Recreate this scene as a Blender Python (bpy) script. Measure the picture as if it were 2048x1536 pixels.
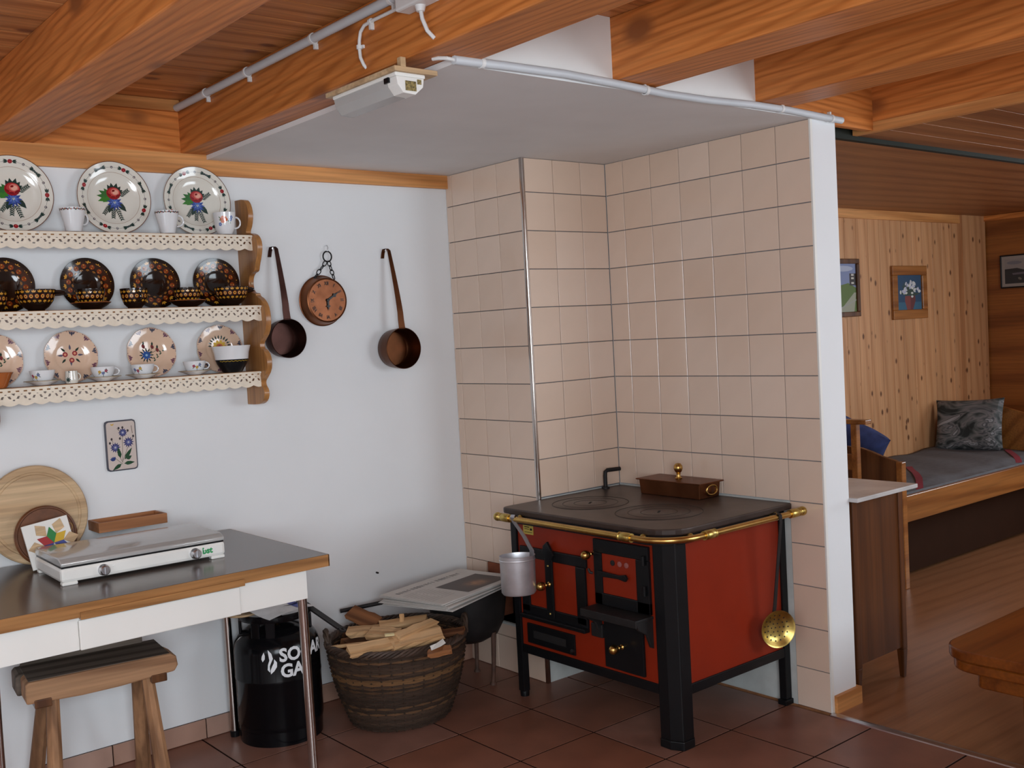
import bpy, bmesh, math, random
from math import pi, sin, cos, radians, hypot
from mathutils import Vector, Matrix, Euler
random.seed(7)
for o in list(bpy.data.objects): bpy.data.objects.remove(o)
S = bpy.context.scene
COL = S.collection

# ------------------------------------------------------------------ camera
CAM = Vector((-3.13025, -3.11524, 1.40022))
F_PX, RX, RY, RZ = 2098.07, -0.049071, 0.053436, -0.689844
ROT = Matrix.Rotation(RZ, 3, 'Z') @ Matrix.Rotation(RX, 3, 'X') @ Matrix.Rotation(RY, 3, 'Y')
cd = bpy.data.cameras.new('camera'); cam = bpy.data.objects.new('camera', cd); COL.objects.link(cam)
cd.sensor_fit = 'HORIZONTAL'; cd.sensor_width = 36; cd.lens = F_PX * 36 / 2048
cd.clip_start = .05
r_, f_, u_ = ROT.col[0], ROT.col[1], ROT.col[2]
cam.matrix_world = Matrix(((r_.x, u_.x, -f_.x, CAM.x), (r_.y, u_.y, -f_.y, CAM.y), (r_.z, u_.z, -f_.z, CAM.z), (0, 0, 0, 1)))
S.camera = cam

def at(u, v, x=None, y=None, z=None):
    """photo pixel -> point on the plane x=, y= or z="""
    d = ROT @ Vector(((u - 1024) / F_PX, 1, -(v - 768) / F_PX))
    i, val = (0, x) if x is not None else (1, y) if y is not None else (2, z)
    return CAM + d * ((val - CAM[i]) / d[i])

# ------------------------------------------------------------------ light
S.view_settings.view_transform = 'Standard'; S.view_settings.look = 'None'
S.view_settings.gamma = 1; S.view_settings.use_curve_mapping = False
S.view_settings.exposure = 0.12
wd = bpy.data.worlds.new('sky'); S.world = wd; wd.use_nodes = True
bg = wd.node_tree.nodes['Background']; bg.inputs[0].default_value = (.72, .84, 1, 1); bg.inputs[1].default_value = 1.5
XL, YF, XR, YB = -4.3, -3.9, 4.2, .502      # room shell: left, front (behind camera), right, back
def window_light(name, loc, rot, sx, sy, w, col):
    l = bpy.data.lights.new(name, 'AREA'); l.shape = 'RECTANGLE'; l.size = sx; l.size_y = sy; l.energy = w; l.color = col
    o = bpy.data.objects.new(name, l); o.location = loc; o.rotation_euler = rot; COL.objects.link(o); return o
DAY = (.85, .935, 1)
window_light('daylight_window_front', (1.1, YF + .02, 1.45), (radians(90), 0, 0), 1.7, 1.15, 38, DAY)
window_light('daylight_window_front_left', (-3.35, YF + .02, 1.4), (radians(90), 0, 0), 1.5, 1.2, 72, DAY)
window_light('daylight_window_right', (XR - .02, -1.9, 1.4), (radians(90), 0, radians(90)), 1.3, 1.05, 38, DAY)
window_light('daylight_window_left', (XL + .02, -1.9, 1.4), (radians(90), 0, radians(-90)), 1.0, 1.1, 5, DAY)

# ------------------------------------------------------------------ helpers
class MB:
    def __init__(s): s.v = []; s.f = []; s.c = []
    def add(s, vs, fs, col=None):
        b = len(s.v); s.v += [tuple(p) for p in vs]; s.f += [tuple(i + b for i in f) for f in fs]; s.c += [col] * len(fs); return s
    def box(s, x0, x1, y0, y1, z0, z1, col=None):
        vs = [(x, y, z) for z in (z0, z1) for y in (y0, y1) for x in (x0, x1)]
        return s.add(vs, [(0, 2, 3, 1), (4, 5, 7, 6), (0, 1, 5, 4), (1, 3, 7, 5), (3, 2, 6, 7), (2, 0, 4, 6)], col)
    def obox(s, c, size, M=None, col=None):
        a, b, d = [q / 2 for q in size]; t = MB().box(-a, a, -b, b, -d, d); c = Vector(c)
        M = M or Matrix.Identity(3)
        return s.add([c + M @ Vector(p) for p in t.v], t.f, col)
    def tube(s, path, r, n=8, closed=False, col=None):
        P = [Vector(p) for p in path]; m = len(P); up = None; vs = []; fs = []
        for i, p in enumerate(P):
            a = P[(i - 1) % m] if (closed or i) else P[0]; b = P[(i + 1) % m] if (closed or i < m - 1) else P[-1]
            t = (b - a); t = t.normalized() if t.length > 1e-9 else Vector((0, 0, 1))
            if up is None:
                up = Vector((0, 0, 1)) if abs(t.z) < .9 else Vector((0, 1, 0))
            n1 = up - t * up.dot(t)
            if n1.length < 1e-6: n1 = Vector((1, 0, 0)) - t * t.x
            n1.normalize(); up = n1; n2 = t.cross(n1)
            rr = r[i] if isinstance(r, (list, tuple)) else r
            vs += [p + (n1 * cos(2 * pi * k / n) + n2 * sin(2 * pi * k / n)) * rr for k in range(n)]
        for i in range(m if closed else m - 1):
            j = (i + 1) % m
            for k in range(n): fs.append((i * n + k, i * n + (k + 1) % n, j * n + (k + 1) % n, j * n + k))
        if not closed: fs.append(tuple(range(n))[::-1]); fs.append(tuple((m - 1) * n + k for k in range(n)))
        return s.add(vs, fs, col)
    def lathe(s, prof, n=32, M=None, col=None, a0=0, a1=2 * pi):
        """prof [(r,z)] revolved about z"""
        full = abs(a1 - a0 - 2 * pi) < 1e-6; na = n if full else n + 1; vs = []; idx = []; fs = []
        for r, z in prof:
            if r < 1e-7: idx.append([len(vs)] * na); vs.append(Vector((0, 0, z)))
            else:
                idx.append(list(range(len(vs), len(vs) + na)))
                vs += [Vector((r * cos(a0 + (a1 - a0) * k / n), r * sin(a0 + (a1 - a0) * k / n), z)) for k in range(na)]
        for i in range(len(prof) - 1):
            for k in range(n):
                a, b = idx[i][k], idx[i][(k + 1) % na]; c, d = idx[i + 1][(k + 1) % na], idx[i + 1][k]
                q = []
                for w in (a, b, c, d):
                    if w not in q: q.append(w)
                if len(q) > 2: fs.append(tuple(q))
        if M: vs = [M @ v for v in vs]
        return s.add(vs, fs, col)
    def prism(s, poly, d0, d1, axis='x', col=None):
        """polygon extruded along axis; poly in the two other axes (x:(y,z) y:(x,z) z:(x,y))"""
        n = len(poly); mk = {'x': lambda a, b, d: (d, a, b), 'y': lambda a, b, d: (a, d, b), 'z': lambda a, b, d: (a, b, d)}[axis]
        vs = [mk(a, b, d0) for a, b in poly] + [mk(a, b, d1) for a, b in poly]
        fs = [tuple(range(n))[::-1], tuple(range(n, 2 * n))] + [(i, (i + 1) % n, n + (i + 1) % n, n + i) for i in range(n)]
        return s.add(vs, fs, col)
    def ball(s, c, r, n=12, sc=(1, 1, 1), col=None):
        pr = [(r * sin(pi * i / n), -r * cos(pi * i / n)) for i in range(n + 1)]; pr[0] = (0, -r); pr[-1] = (0, r)
        t = MB().lathe(pr, n * 2 if n < 9 else 16); c = Vector(c)
        return s.add([c + Vector((p[0] * sc[0], p[1] * sc[1], p[2] * sc[2])) for p in t.v], t.f, col)
    def xf(s, M): s.v = [tuple(M @ Vector(p)) for p in s.v]; return s

def wt(o):
    t = Vector((0, 0, 0))
    while o: t += o.location; o = o.parent
    return t
def mesh(name, mb, smooth=True, ang=38):
    me = bpy.data.meshes.new(name); me.from_pydata(mb.v, [], mb.f); 
    bm = bmesh.new(); bm.from_mesh(me); bmesh.ops.recalc_face_normals(bm, faces=bm.faces); bm.to_mesh(me); bm.free()
    if any(c is not None for c in mb.c):
        at_ = me.color_attributes.new('Col', 'FLOAT_COLOR', 'CORNER')
        for p in me.polygons:
            c = mb.c[p.index] or (1, 1, 1)
            for li in p.loop_indices: at_.data[li].color = (*c[:3], 1)
    if smooth:
        me.polygons.foreach_set('use_smooth', [True] * len(me.polygons)); me.set_sharp_from_angle(angle=radians(ang))
    me.update(); return me
def obj(name, mb, mat, parent=None, smooth=True, bevel=0, w=True, loc=None, ang=38):
    """one mesh object; w: vertices are in room coordinates"""
    me = mb if isinstance(mb, bpy.types.Mesh) else mesh(name, mb, smooth, ang)
    o = bpy.data.objects.new(name, me); COL.objects.link(o)
    if mat and not me.materials: me.materials.append(mat)
    if parent:
        o.parent = parent
        if w: o.location = -wt(parent)
    if loc is not None: o.location = loc
    if bevel:
        b = o.modifiers.new('bevel', 'BEVEL'); b.width = bevel; b.segments = 2; b.limit_method = 'ANGLE'; b.angle_limit = radians(50)
    return o
def tag(o, label, cat, group=None):
    o['label'] = label; o['category'] = cat
    if group: o['group'] = group
    return o
def thing(name, label, cat, loc=(0, 0, 0), rot=(0, 0, 0), group=None):
    o = bpy.data.objects.new(name, None); o.empty_display_size = .05; COL.objects.link(o); o.location = loc; o.rotation_euler = rot
    return tag(o, label, cat, group)
def struct(name, mb, mat, smooth=False, bevel=0):
    o = obj(name, mb, mat, None, smooth, bevel); o['kind'] = 'structure'; return o
def dup(o, parent=None):
    c = o.copy(); COL.objects.link(c); c.parent = parent
    for ch in list(o.children): dup(ch, c)
    return c

# ------------------------------------------------------------------ materials
MATS = {}
def nt(name):
    m = bpy.data.materials.new(name); m.use_nodes = True; t = m.node_tree; b = t.nodes['Principled BSDF']; MATS[name] = m
    return m, t, b
def L(t, a, b): t.links.new(a, b)
def node(t, ty, **k):
    n = t.nodes.new(ty)
    for q, v in k.items():
        if q in n.inputs: n.inputs[q].default_value = v
        else: setattr(n, q, v)
    return n
def ramp(t, fac, stops):
    r = t.nodes.new('ShaderNodeValToRGB'); e = r.color_ramp.elements
    while len(e) < len(stops): e.new(.5)
    for q, (p, c) in zip(e, stops): q.position = p; q.color = (*c, 1)
    L(t, fac, r.inputs[0]); return r
def coords(t, scale=(1, 1, 1), rnd=True):
    tc = t.nodes.new('ShaderNodeTexCoord'); src = tc.outputs['Object']
    if rnd:
        oi = t.nodes.new('ShaderNodeObjectInfo'); mul = node(t, 'ShaderNodeMath', operation='MULTIPLY'); L(t, oi.outputs['Random'], mul.inputs[0]); mul.inputs[1].default_value = 37
        ad = node(t, 'ShaderNodeVectorMath', operation='ADD'); L(t, src, ad.inputs[0]); L(t, mul.outputs[0], ad.inputs[1]); src = ad.outputs[0]
    mp = t.nodes.new('ShaderNodeMapping'); mp.inputs['Scale'].default_value = scale; L(t, src, mp.inputs['Vector']); return mp.outputs[0]
def bump(t, b, h, strength=.2, dist=.002):
    n = node(t, 'ShaderNodeBump'); n.inputs['Strength'].default_value = strength; n.inputs['Distance'].default_value = dist; L(t, h, n.inputs['Height']); L(t, n.outputs[0], b.inputs['Normal'])
def plain(name, col, rough=.5, metal=0, coat=0, var=.06, nscale=6, bstr=0, bscale=60, spec=.5, rndvar=0):
    m, t, b = nt(name)
    c = coords(t, rnd=False); n = node(t, 'ShaderNodeTexNoise', Scale=nscale, Detail=4.0); L(t, c, n.inputs['Vector'])
    lo = tuple(q * (1 - var) for q in col); hi = tuple(min(1, q * (1 + var)) for q in col)
    r = ramp(t, n.outputs['Fac'], [(.3, lo), (.7, hi)]); out = r.outputs[0]
    if rndvar:
        oi = t.nodes.new('ShaderNodeObjectInfo'); h = node(t, 'ShaderNodeHueSaturation'); mr = node(t, 'ShaderNodeMapRange'); mr.inputs['To Min'].default_value = 1 - rndvar; mr.inputs['To Max'].default_value = 1 + rndvar
        L(t, oi.outputs['Random'], mr.inputs['Value']); L(t, mr.outputs[0], h.inputs['Value']); L(t, out, h.inputs['Color'])
        m2 = node(t, 'ShaderNodeMapRange'); m2.inputs['To Min'].default_value = 1 + rndvar * 1.5; m2.inputs['To Max'].default_value = 1 - rndvar * 1.5; L(t, oi.outputs['Random'], m2.inputs['Value']); L(t, m2.outputs[0], h.inputs['Saturation']); out = h.outputs[0]
    L(t, out, b.inputs['Base Color']); b.inputs['Roughness'].default_value = rough; b.inputs['Metallic'].default_value = metal
    b.inputs['Coat Weight'].default_value = coat; b.inputs['Coat Roughness'].default_value = .06; b.inputs['Specular IOR Level'].default_value = spec
    if bstr:
        n2 = node(t, 'ShaderNodeTexNoise', Scale=bscale, Detail=3.0); L(t, c, n2.inputs['Vector']); bump(t, b, n2.outputs['Fac'], bstr)
    return m
def wood(name, c1, c2, axis='x', ring=9, rough=.45, knots=0, knotcol=(.16, .06, .025), dist=5, fine=.25, rndvar=.08, coat=0, stretch=.07):
    """grain running along axis; c1 early wood, c2 late wood"""
    m, t, b = nt(name); i = 'xyz'.index(axis); sc = [1, 1, 1]; sc[i] = stretch
    v = coords(t, tuple(sc))
    nz = node(t, 'ShaderNodeTexNoise', Scale=2.2, Detail=3.0); L(t, v, nz.inputs['Vector'])
    w = node(t, 'ShaderNodeTexWave', wave_type='BANDS', bands_direction='DIAGONAL', Scale=float(ring), Distortion=float(dist), Detail=2.0); w.inputs['Detail Scale'].default_value = .8; L(t, v, w.inputs['Vector'])
    r = ramp(t, w.outputs['Fac'], [(.0, c1), (.62, tuple(a * .7 + q * .3 for a, q in zip(c1, c2))), (.90, c2), (1, tuple(q * .92 for q in c2))])
    sc2 = [90, 90, 90]; sc2[i] = 3; v2 = coords(t, tuple(sc2)); n2 = node(t, 'ShaderNodeTexNoise', Scale=1.0, Detail=3.0); L(t, v2, n2.inputs['Vector'])
    mr = node(t, 'ShaderNodeMapRange'); mr.inputs['From Min'].default_value = .3; mr.inputs['From Max'].default_value = .7; mr.inputs['To Min'].default_value = 1 - fine; mr.inputs['To Max'].default_value = 1 + fine * .4; L(t, n2.outputs['Fac'], mr.inputs['Value'])
    h = node(t, 'ShaderNodeHueSaturation'); L(t, r.outputs[0], h.inputs['Color'])
    oi = t.nodes.new('ShaderNodeObjectInfo'); m2 = node(t, 'ShaderNodeMapRange'); m2.inputs['To Min'].default_value = 1 - rndvar; m2.inputs['To Max'].default_value = 1 + rndvar; L(t, oi.outputs['Random'], m2.inputs['Value'])
    mm = node(t, 'ShaderNodeMath', operation='MULTIPLY'); L(t, m2.outputs[0], mm.inputs[0]); L(t, mr.outputs[0], mm.inputs[1])
    m3 = node(t, 'ShaderNodeMapRange'); m3.inputs['To Min'].default_value = .85; m3.inputs['To Max'].default_value = 1.12; L(t, nz.outputs['Fac'], m3.inputs['Value']); m4 = node(t, 'ShaderNodeMath', operation='MULTIPLY'); L(t, mm.outputs[0], m4.inputs[0]); L(t, m3.outputs[0], m4.inputs[1])
    L(t, m4.outputs[0], h.inputs['Value']); out = h.outputs[0]
    if knots:
        sk = [knots, knots, knots]; sk[i] = knots * .62; vk = coords(t, tuple(sk)); vo = node(t, 'ShaderNodeTexVoronoi', Scale=1.0); L(t, vk, vo.inputs['Vector'])
        kr = ramp(t, vo.outputs['Distance'], [(.09, (1, 1, 1)), (.19, (0, 0, 0))]); mx = node(t, 'ShaderNodeMix', data_type='RGBA'); L(t, kr.outputs[0], mx.inputs['Factor']); L(t, out, mx.inputs['A']); mx.inputs['B'].default_value = (*knotcol, 1); out = mx.outputs['Result']
    L(t, out, b.inputs['Base Color']); b.inputs['Roughness'].default_value = rough; b.inputs['Coat Weight'].default_value = coat; b.inputs['Coat Roughness'].default_value = .15; b.inputs['Specular IOR Level'].default_value = .3
    bump(t, b, n2.outputs['Fac'], .12, .001); return m
def painted(name, rough=.14, coat=.6):
    m, t, b = nt(name); a = node(t, 'ShaderNodeAttribute', attribute_name='Col'); L(t, a.outputs['Color'], b.inputs['Base Color']); b.inputs['Roughness'].default_value = rough; b.inputs['Coat Weight'].default_value = coat; b.inputs['Coat Roughness'].default_value = .05; return m

plaster = plain('white_plaster', (.78, .79, .80), .8, var=.02, nscale=3, bstr=.25, bscale=35)
slabwhite = plain('painted_board', (.74, .735, .735), .6, var=.03, nscale=5, bstr=.06)
fasciawhite = plain('white_fascia_paint', (.80, .79, .77), .7, var=.03)
tilem = plain('beige_wall_tile', (.72, .55, .435), .22, var=.035, nscale=4, rndvar=.035, coat=.3)
groutm = plain('grey_grout', (.16, .165, .18), .9, var=.1, nscale=30)
rawplaster = plain('raw_cement_plaster', (.50, .52, .50), .9, var=.15, nscale=9, bstr=.4, bscale=25)
ftile = plain('terracotta_floor_tile', (.24, .105, .07), .38, var=.16, nscale=7, rndvar=.08, bstr=.1, bscale=40)
fgrout = plain('brown_floor_grout', (.022, .011, .009), .95, spec=.05, var=.15, nscale=40)
skirt = plain('skirting_tile', (.40, .24, .18), .45, var=.1, nscale=8, rndvar=.06)
BW = ((.66, .228, .055), (.54, .168, .036))
beam_y = wood('larch_beam_y', *BW, axis='y', ring=22, dist=8, stretch=.09, knots=4.2, knotcol=(.28, .09, .025))
beam_x = wood('larch_board_x', *BW, axis='x', ring=22, dist=7, stretch=.09, knots=5, knotcol=(.24, .08, .025))
ceil_x = wood('ceiling_board_x', (.60, .25, .085), (.46, .17, .052), axis='x', ring=8, dist=6, knots=9, knotcol=(.20, .07, .03), rndvar=.12)
lath_x = wood('light_lath_x', (.66, .30, .10), (.54, .22, .065), axis='x', ring=6, dist=4, knots=3, knotcol=(.25, .09, .03))
lath_y = wood('light_lath_y', (.66, .30, .10), (.56, .23, .07), axis='y', ring=6, dist=4)
pine_z = wood('knotty_pine_z', (.58, .30, .14), (.52, .25, .11), axis='z', ring=7, dist=4, fine=.15, knots=13, knotcol=(.13, .05, .02), rndvar=.07)
ply_y = wood('varnished_plywood_y', (.30, .10, .022), (.22, .065, .014), axis='y', ring=3, dist=4, rough=.35, coat=.2, knots=1.6, knotcol=(.05, .02, .01))
redceil = wood('dark_ceiling_board_x', (.36, .14, .05), (.28, .10, .035), axis='x', ring=4, dist=4, rough=.4)
lamin = wood('laminate_floor', (.33, .145, .066), (.30, .128, .057), axis='x', ring=7, dist=5, rough=.3, fine=.15)
shelfw = wood('honey_pine_z', (.42, .19, .06), (.34, .14, .04), axis='z', ring=6, dist=5, rough=.35, coat=.3, knots=4, knotcol=(.25, .08, .02))
shelfx = wood('honey_pine_x', (.42, .19, .06), (.34, .14, .04), axis='x', ring=6, dist=5, rough=.35, coat=.3)
beech = wood('pale_beech', (.62, .44, .26), (.54, .36, .20), axis='x', ring=5, dist=4, rough=.5)
splitw = wood('split_spruce', (.66, .42, .22), (.55, .32, .15), axis='x', ring=10, dist=3, rough=.8, rndvar=.15)
barkw = wood('bark_brown_wood', (.22, .09, .035), (.13, .05, .02), axis='x', ring=10, dist=6, rough=.9, rndvar=.15)
boxw = wood('reddish_box_wood', (.40, .17, .07), (.30, .12, .045), axis='x', ring=7, dist=4, rough=.5)
stoolw = wood('worn_stool_wood', (.40, .22, .115), (.28, .14, .07), axis='x', ring=8, dist=6, rough=.7, rndvar=.1)
stoollegw = wood('worn_stool_leg', (.38, .20, .10), (.24, .12, .06), axis='z', ring=8, dist=6, rough=.7, rndvar=.15)
greyw = wood('weathered_grey_wood', (.16, .125, .10), (.085, .065, .05), axis='x', ring=9, dist=7, rough=.8, knots=3, knotcol=(.30, .17, .08))
darkw = wood('dark_brown_wood', (.14, .055, .02), (.09, .033, .012), axis='z', ring=6, dist=5, rough=.35, coat=.3)
cabw = wood('brown_cabinet_wood', (.105, .032, .007), (.085, .025, .005), axis='z', ring=5, dist=5, rough=.4, coat=.0)
bedw = wood('orange_bed_wood', (.33, .125, .03), (.25, .085, .018), axis='x', ring=5, dist=4, rough=.35, coat=.3)
tabw = wood('varnished_table_wood', (.21, .055, .007), (.165, .040, .005), axis='x', ring=4, dist=4, rough=.3, coat=.1)
edgew = wood('oak_edge_band', (.40, .19, .065), (.31, .14, .045), axis='x', ring=14, dist=3, rough=.4)
tabletop_m = plain('grey_brown_laminate', (.115, .092, .078), .2, var=.12, nscale=8, spec=.4)
whitelam = plain('white_laminate', (.80, .79, .75), .35, var=.02)
chrome = plain('chrome', (.55, .50, .47), .16, metal=1, var=.1)
steel = plain('brushed_steel', (.62, .63, .66), .28, metal=1)
alu = plain('aluminium', (.74, .75, .79), .42, metal=.8, var=.08, nscale=30)
hotlid = plain('grey_enamel_lid', (.50, .50, .49), .15, metal=.25, coat=.3)
cream = plain('cream_enamel', (.83, .82, .78), .25, coat=.4)
brass = plain('brass', (.58, .36, .11), .27, metal=1, var=.12, nscale=20)
dullbrass = plain('dull_brass', (.60, .44, .13), .33, metal=1, var=.2, nscale=50)
copper = plain('copper', (.18, .066, .032), .4, metal=1, var=.2, nscale=25, bstr=.1, bscale=60)
brcopper = plain('brown_copper', (.19, .07, .03), .42, metal=1, var=.2, nscale=14)
pancopper = plain('pan_copper', (.115, .043, .019), .4, metal=1, var=.2, nscale=14)
dkcopper = plain('dark_tarnished_copper', (.075, .036, .03), .45, metal=1, var=.25, nscale=14)
castiron = plain('cast_iron', (.018, .016, .016), .5, spec=.25, var=.2, nscale=20, bstr=.2, bscale=80)
hobiron = plain('used_iron_hob', (.060, .042, .036), .36, metal=.35, var=.3, nscale=12, bstr=.1, bscale=50)
blackpaint = plain('black_enamel', (.008, .008, .009), .3, var=.1, spec=.22)
bottleblack = plain('black_gas_bottle_paint', (.004, .004, .005), .16, var=.1, spec=.2)
redenam = plain('red_enamel', (.235, .020, .006), .35, var=.06, spec=.22)
whitepaint = plain('white_print', (.80, .82, .84), .5)
greenprint = plain('green_print', (.02, .30, .09), .5)
pipem = plain('grey_plastic_pipe', (.56, .59, .62), .45)
cablem = plain('grey_white_cable', (.70, .70, .69), .5)
ivory = plain('ivory_porcelain', (.74, .71, .63), .12, coat=.6, var=.02)
white_p = plain('white_porcelain', (.76, .77, .78), .12, coat=.6, var=.02)
peach = plain('peach_porcelain', (.72, .50, .36), .13, coat=.6, var=.03)
browng = plain('dark_brown_glaze', (.012, .0055, .0035), .10, coat=.2, var=.2, spec=.45)
orangeg = plain('orange_glaze', (.40, .11, .025), .14, coat=.6)
paintm = painted('china_paint')
flatpaint = painted('flat_print', .6, 0)
lacem = plain('cream_cotton_lace', (.80, .71, .58), .9, var=.05, nscale=60)
wickerm = painted('willow_rods', .65, 0)
paperm = plain('newsprint', (.60, .58, .55), .85, var=.05, nscale=15)
blanketm = plain('grey_wool_blanket', (.115, .115, .125), .95, var=.12, nscale=30, bstr=.3, bscale=120)
bluem = plain('blue_cotton', (.03, .045, .14), .9, var=.3, nscale=20)
marble = plain('grey_white_marble', (.52, .50, .49), .2, var=.15, nscale=7)
soot = plain('soot_black', (.006, .005, .005), .9)
brickm = plain('red_brick', (.25, .07, .03), .8, var=.2, nscale=20)
glassm, gt, gb = nt('clear_glass'); gb.inputs['Transmission Weight'].default_value = 1; gb.inputs['Roughness'].default_value = .02; gb.inputs['IOR'].default_value = 1.05
gb.inputs['Base Color'].default_value = (.93, .95, .95, 1)
diffm, gt, gb = nt('ribbed_clear_plastic'); gb.inputs['Transmission Weight'].default_value = .55; gb.inputs['Roughness'].default_value = .2; gb.inputs['IOR'].default_value = 1.3; gb.inputs['Base Color'].default_value = (.78, .77, .75, 1)
# ------------------------------------------------------------------ room shell
_tm = {}
def tile_mesh(nm, w, h, t, ch, plane, mat):
    key = (nm, round(w, 4), round(h, 4), plane)
    if key in _tm: return _tm[key]
    vs = []
    for a, b, d in ((w / 2, h / 2, 0), (w / 2, h / 2, t - ch), (w / 2 - ch, h / 2 - ch, t)):
        for su, sv in ((-1, -1), (1, -1), (1, 1), (-1, 1)): vs.append((su * a, sv * b, d))
    fs = [(3, 2, 1, 0), (8, 9, 10, 11)]
    for l in (0, 4):
        for k in range(4): fs.append((l + k, l + (k + 1) % 4, l + 4 + (k + 1) % 4, l + 4 + k))
    mp = {'-x': lambda u, v, n: (-n, u, v), '-y': lambda u, v, n: (u, -n, v), 'z': lambda u, v, n: (u, v, n), '-z': lambda u, v, n: (u, v, -n)}[plane]
    me = mesh(nm, MB().add([mp(*p) for p in vs], fs), False); me.materials.append(mat); _tm[key] = me; return me
def put_tile(nm, parent, plane, u0, u1, v0, v1, d, t, ch, mat, gap):
    w, h = u1 - u0 - gap, v1 - v0 - gap
    if w < .006 or h < .006: return
    me = tile_mesh(nm, w, h, t, ch, plane, mat)
    cu, cv = (u0 + u1) / 2, (v0 + v1) / 2
    loc = {'-x': (d, cu, cv), '-y': (cu, d, cv), 'z': (cu, cv, d), '-z': (cu, cv, d)}[plane]
    o = bpy.data.objects.new(nm, me); COL.objects.link(o); o.parent = parent; o.location = Vector(loc) - wt(parent)

# floor: terracotta tiles left of the threshold, laminate right of it
P = .333
floor = struct('floor', MB().box(XL, -.02, YF, YB, -.06, -.0012), fgrout)
xs = [-.02] + [-.35 - P * i for i in range(12)] + [XL]
ys = [YB] + [.173 - P * i for i in range(13)] + [YF]
for i in range(len(xs) - 1):
    for j in range(len(ys) - 1):
        if xs[i] - xs[i + 1] > .02 and ys[j] - ys[j + 1] > .02:
            put_tile('floor_tile', floor, 'z', xs[i + 1], xs[i], ys[j + 1], ys[j], -.008, .008, .0003, ftile, .007)
fl2 = struct('floor_laminate', MB().box(-.0, XR, YF, YB, -.06, .0), lamin)
tr = struct('trim_threshold', MB().prism([(-.024, -.004), (.016, -.004), (.012, .003), (-.004, .006), (-.020, .003)], YF, -.998, 'y'), steel)

# walls
wall_back = struct('wall_back', MB().box(XL, XR, YB, YB + .15, -.06, 2.5), plaster)
def wall_hole(mb, a0, a1, holes, z0, z1, mk):
    cur = a0
    for (h0, h1, b, t) in sorted(holes):
        mk(mb, cur, h0, z0, z1); mk(mb, h0, h1, z0, b); mk(mb, h0, h1, t, z1); cur = h1
    mk(mb, cur, a1, z0, z1); return mb
LW = [(-2.4, -1.4, .85, 1.95)]
FW = [(-4.1, -2.6, .80, 2.0), (.25, 1.95, .87, 2.03)]
wall_front = struct('wall_front', wall_hole(MB(), XL, XR, FW, -.06, 2.5, lambda m, a, b, c, d: m.box(a, b, YF - .2, YF, c, d)), plaster)
wall_left = struct('wall_left', wall_hole(MB(), YF, YB, LW, -.06, 2.5, lambda m, a, b, c, d: m.box(XL - .2, XL, a, b, c, d)), plaster)
RW = [(-2.55, -1.25, .87, 1.93)]
wall_right = struct('wall_right', wall_hole(MB(), YF, YB, RW, -.06, 2.5, lambda m, a, b, c, d: m.box(XR, XR + .2, a, b, c, d)), ply_y)
def window(n, a0, a1, z0, z1, mk):
    m = MB(); f = .05
    for q in ((a0, a1, z0, z0 + f), (a0, a1, z1 - f, z1), (a0, a0 + f, z0, z1), (a1 - f, a1, z0, z1), ((a0 + a1) / 2 - .03, (a0 + a1) / 2 + .03, z0, z1)): mk(m, *q, .05)
    w = struct('window_%d' % n, m, whitelam); g = MB(); mk(g, a0 + f, a1 - f, z0 + f, z1 - f, .005); obj('window_pane', g, glassm, w, False)
for i, (a, b, c, d) in enumerate(FW): window(i + 1, a, b, c, d, lambda m, p, q, r, s, t: m.box(p, q, YF - .1 - t, YF - .1, r, s))
for i, (a, b, c, d) in enumerate(RW): window(3, a, b, c, d, lambda m, p, q, r, s, t: m.box(XR + .1, XR + .1 + t, p, q, r, s))

for i, (a, b, c, d) in enumerate(LW): window(4, a, b, c, d, lambda m, p, q, r, s, t: m.box(XL - .1 - t, XL - .1, p, q, r, s))

# chimney block with a clean-out niche, clad in tiles
T = .15; Z0 = 1.9436; HOOD = 2.076; XC = -.455
cm = MB()
e = .008
cm.box(XC + e, .008, e, YB, .444, 2.09)
cm.box(XC + e, .008, e, YB, -.004, .205)
cm.box(XC + e, .008, e, .159, .205, .444)
cm.box(XC + e, .008, .36, YB, .205, .444)
cm.box(XC + .22, .008, .159, .36, .205, .444)
chim = struct('wall_chimney', cm, groutm)
nb = MB().box(XC + .2195, XC + .2190, .159, .36, .205, .444).box(XC + .03, XC + .21, .1591, .1596, .205, .444).box(XC + .03, XC + .21, .3594, .3599, .205, .444)
obj('niche_lining', nb, soot, chim, False)
obj('lintel_brick', MB().box(XC - .001, XC + .10, .160, .352, .402, .443), brickm, chim, False, .003)
obj('side_brick', MB().box(XC + .004, XC + .10, .318, .352, .207, .400), brickm, chim, False, .003)
obj('niche_sill', MB().box(XC - .004, XC + .2, .159, .36, .196, .205), rawplaster, chim, False)
raw = MB().box(XC + .01, 0, e - .003, e + .001, -.004, .74)
obj('bare_plaster', raw, rawplaster, chim, False)
rows = [(Z0, HOOD)] + [(Z0 - T * (k + 1), Z0 - T * k) for k in range(12)] + [(0, Z0 - T * 12)]
for v0, v1 in rows:
    if v1 > .75:
        for u0, u1 in ((-.443, -.293), (-.293, -.143), (-.143, 0)): put_tile('wall_tile', chim, '-y', u0, u1, v0, v1, e, .008, .001, tilem, .003)
    for u0, u1 in ((.012, .159), (.159, .309), (.309, .459), (.459, YB)):
        vv0, vv1 = v0, v1
        if .15 < u0 < .35 and v0 < .444 - .01 and v1 > .205:
            if v1 > .43: 
                if u0 > .3: put_tile('wall_tile', chim, '-x', .36, u1, v0, v1, XC + e, .008, .001, tilem, .003)
                continue
            if u0 > .3: put_tile('wall_tile', chim, '-x', .36, u1, .205, v1, XC + e, .008, .001, tilem, .003)
            vv1 = .205 - .006
        put_tile('wall_tile', chim, '-x', u0, u1, vv0, vv1, XC + e, .008, .001, tilem, .003)
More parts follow.
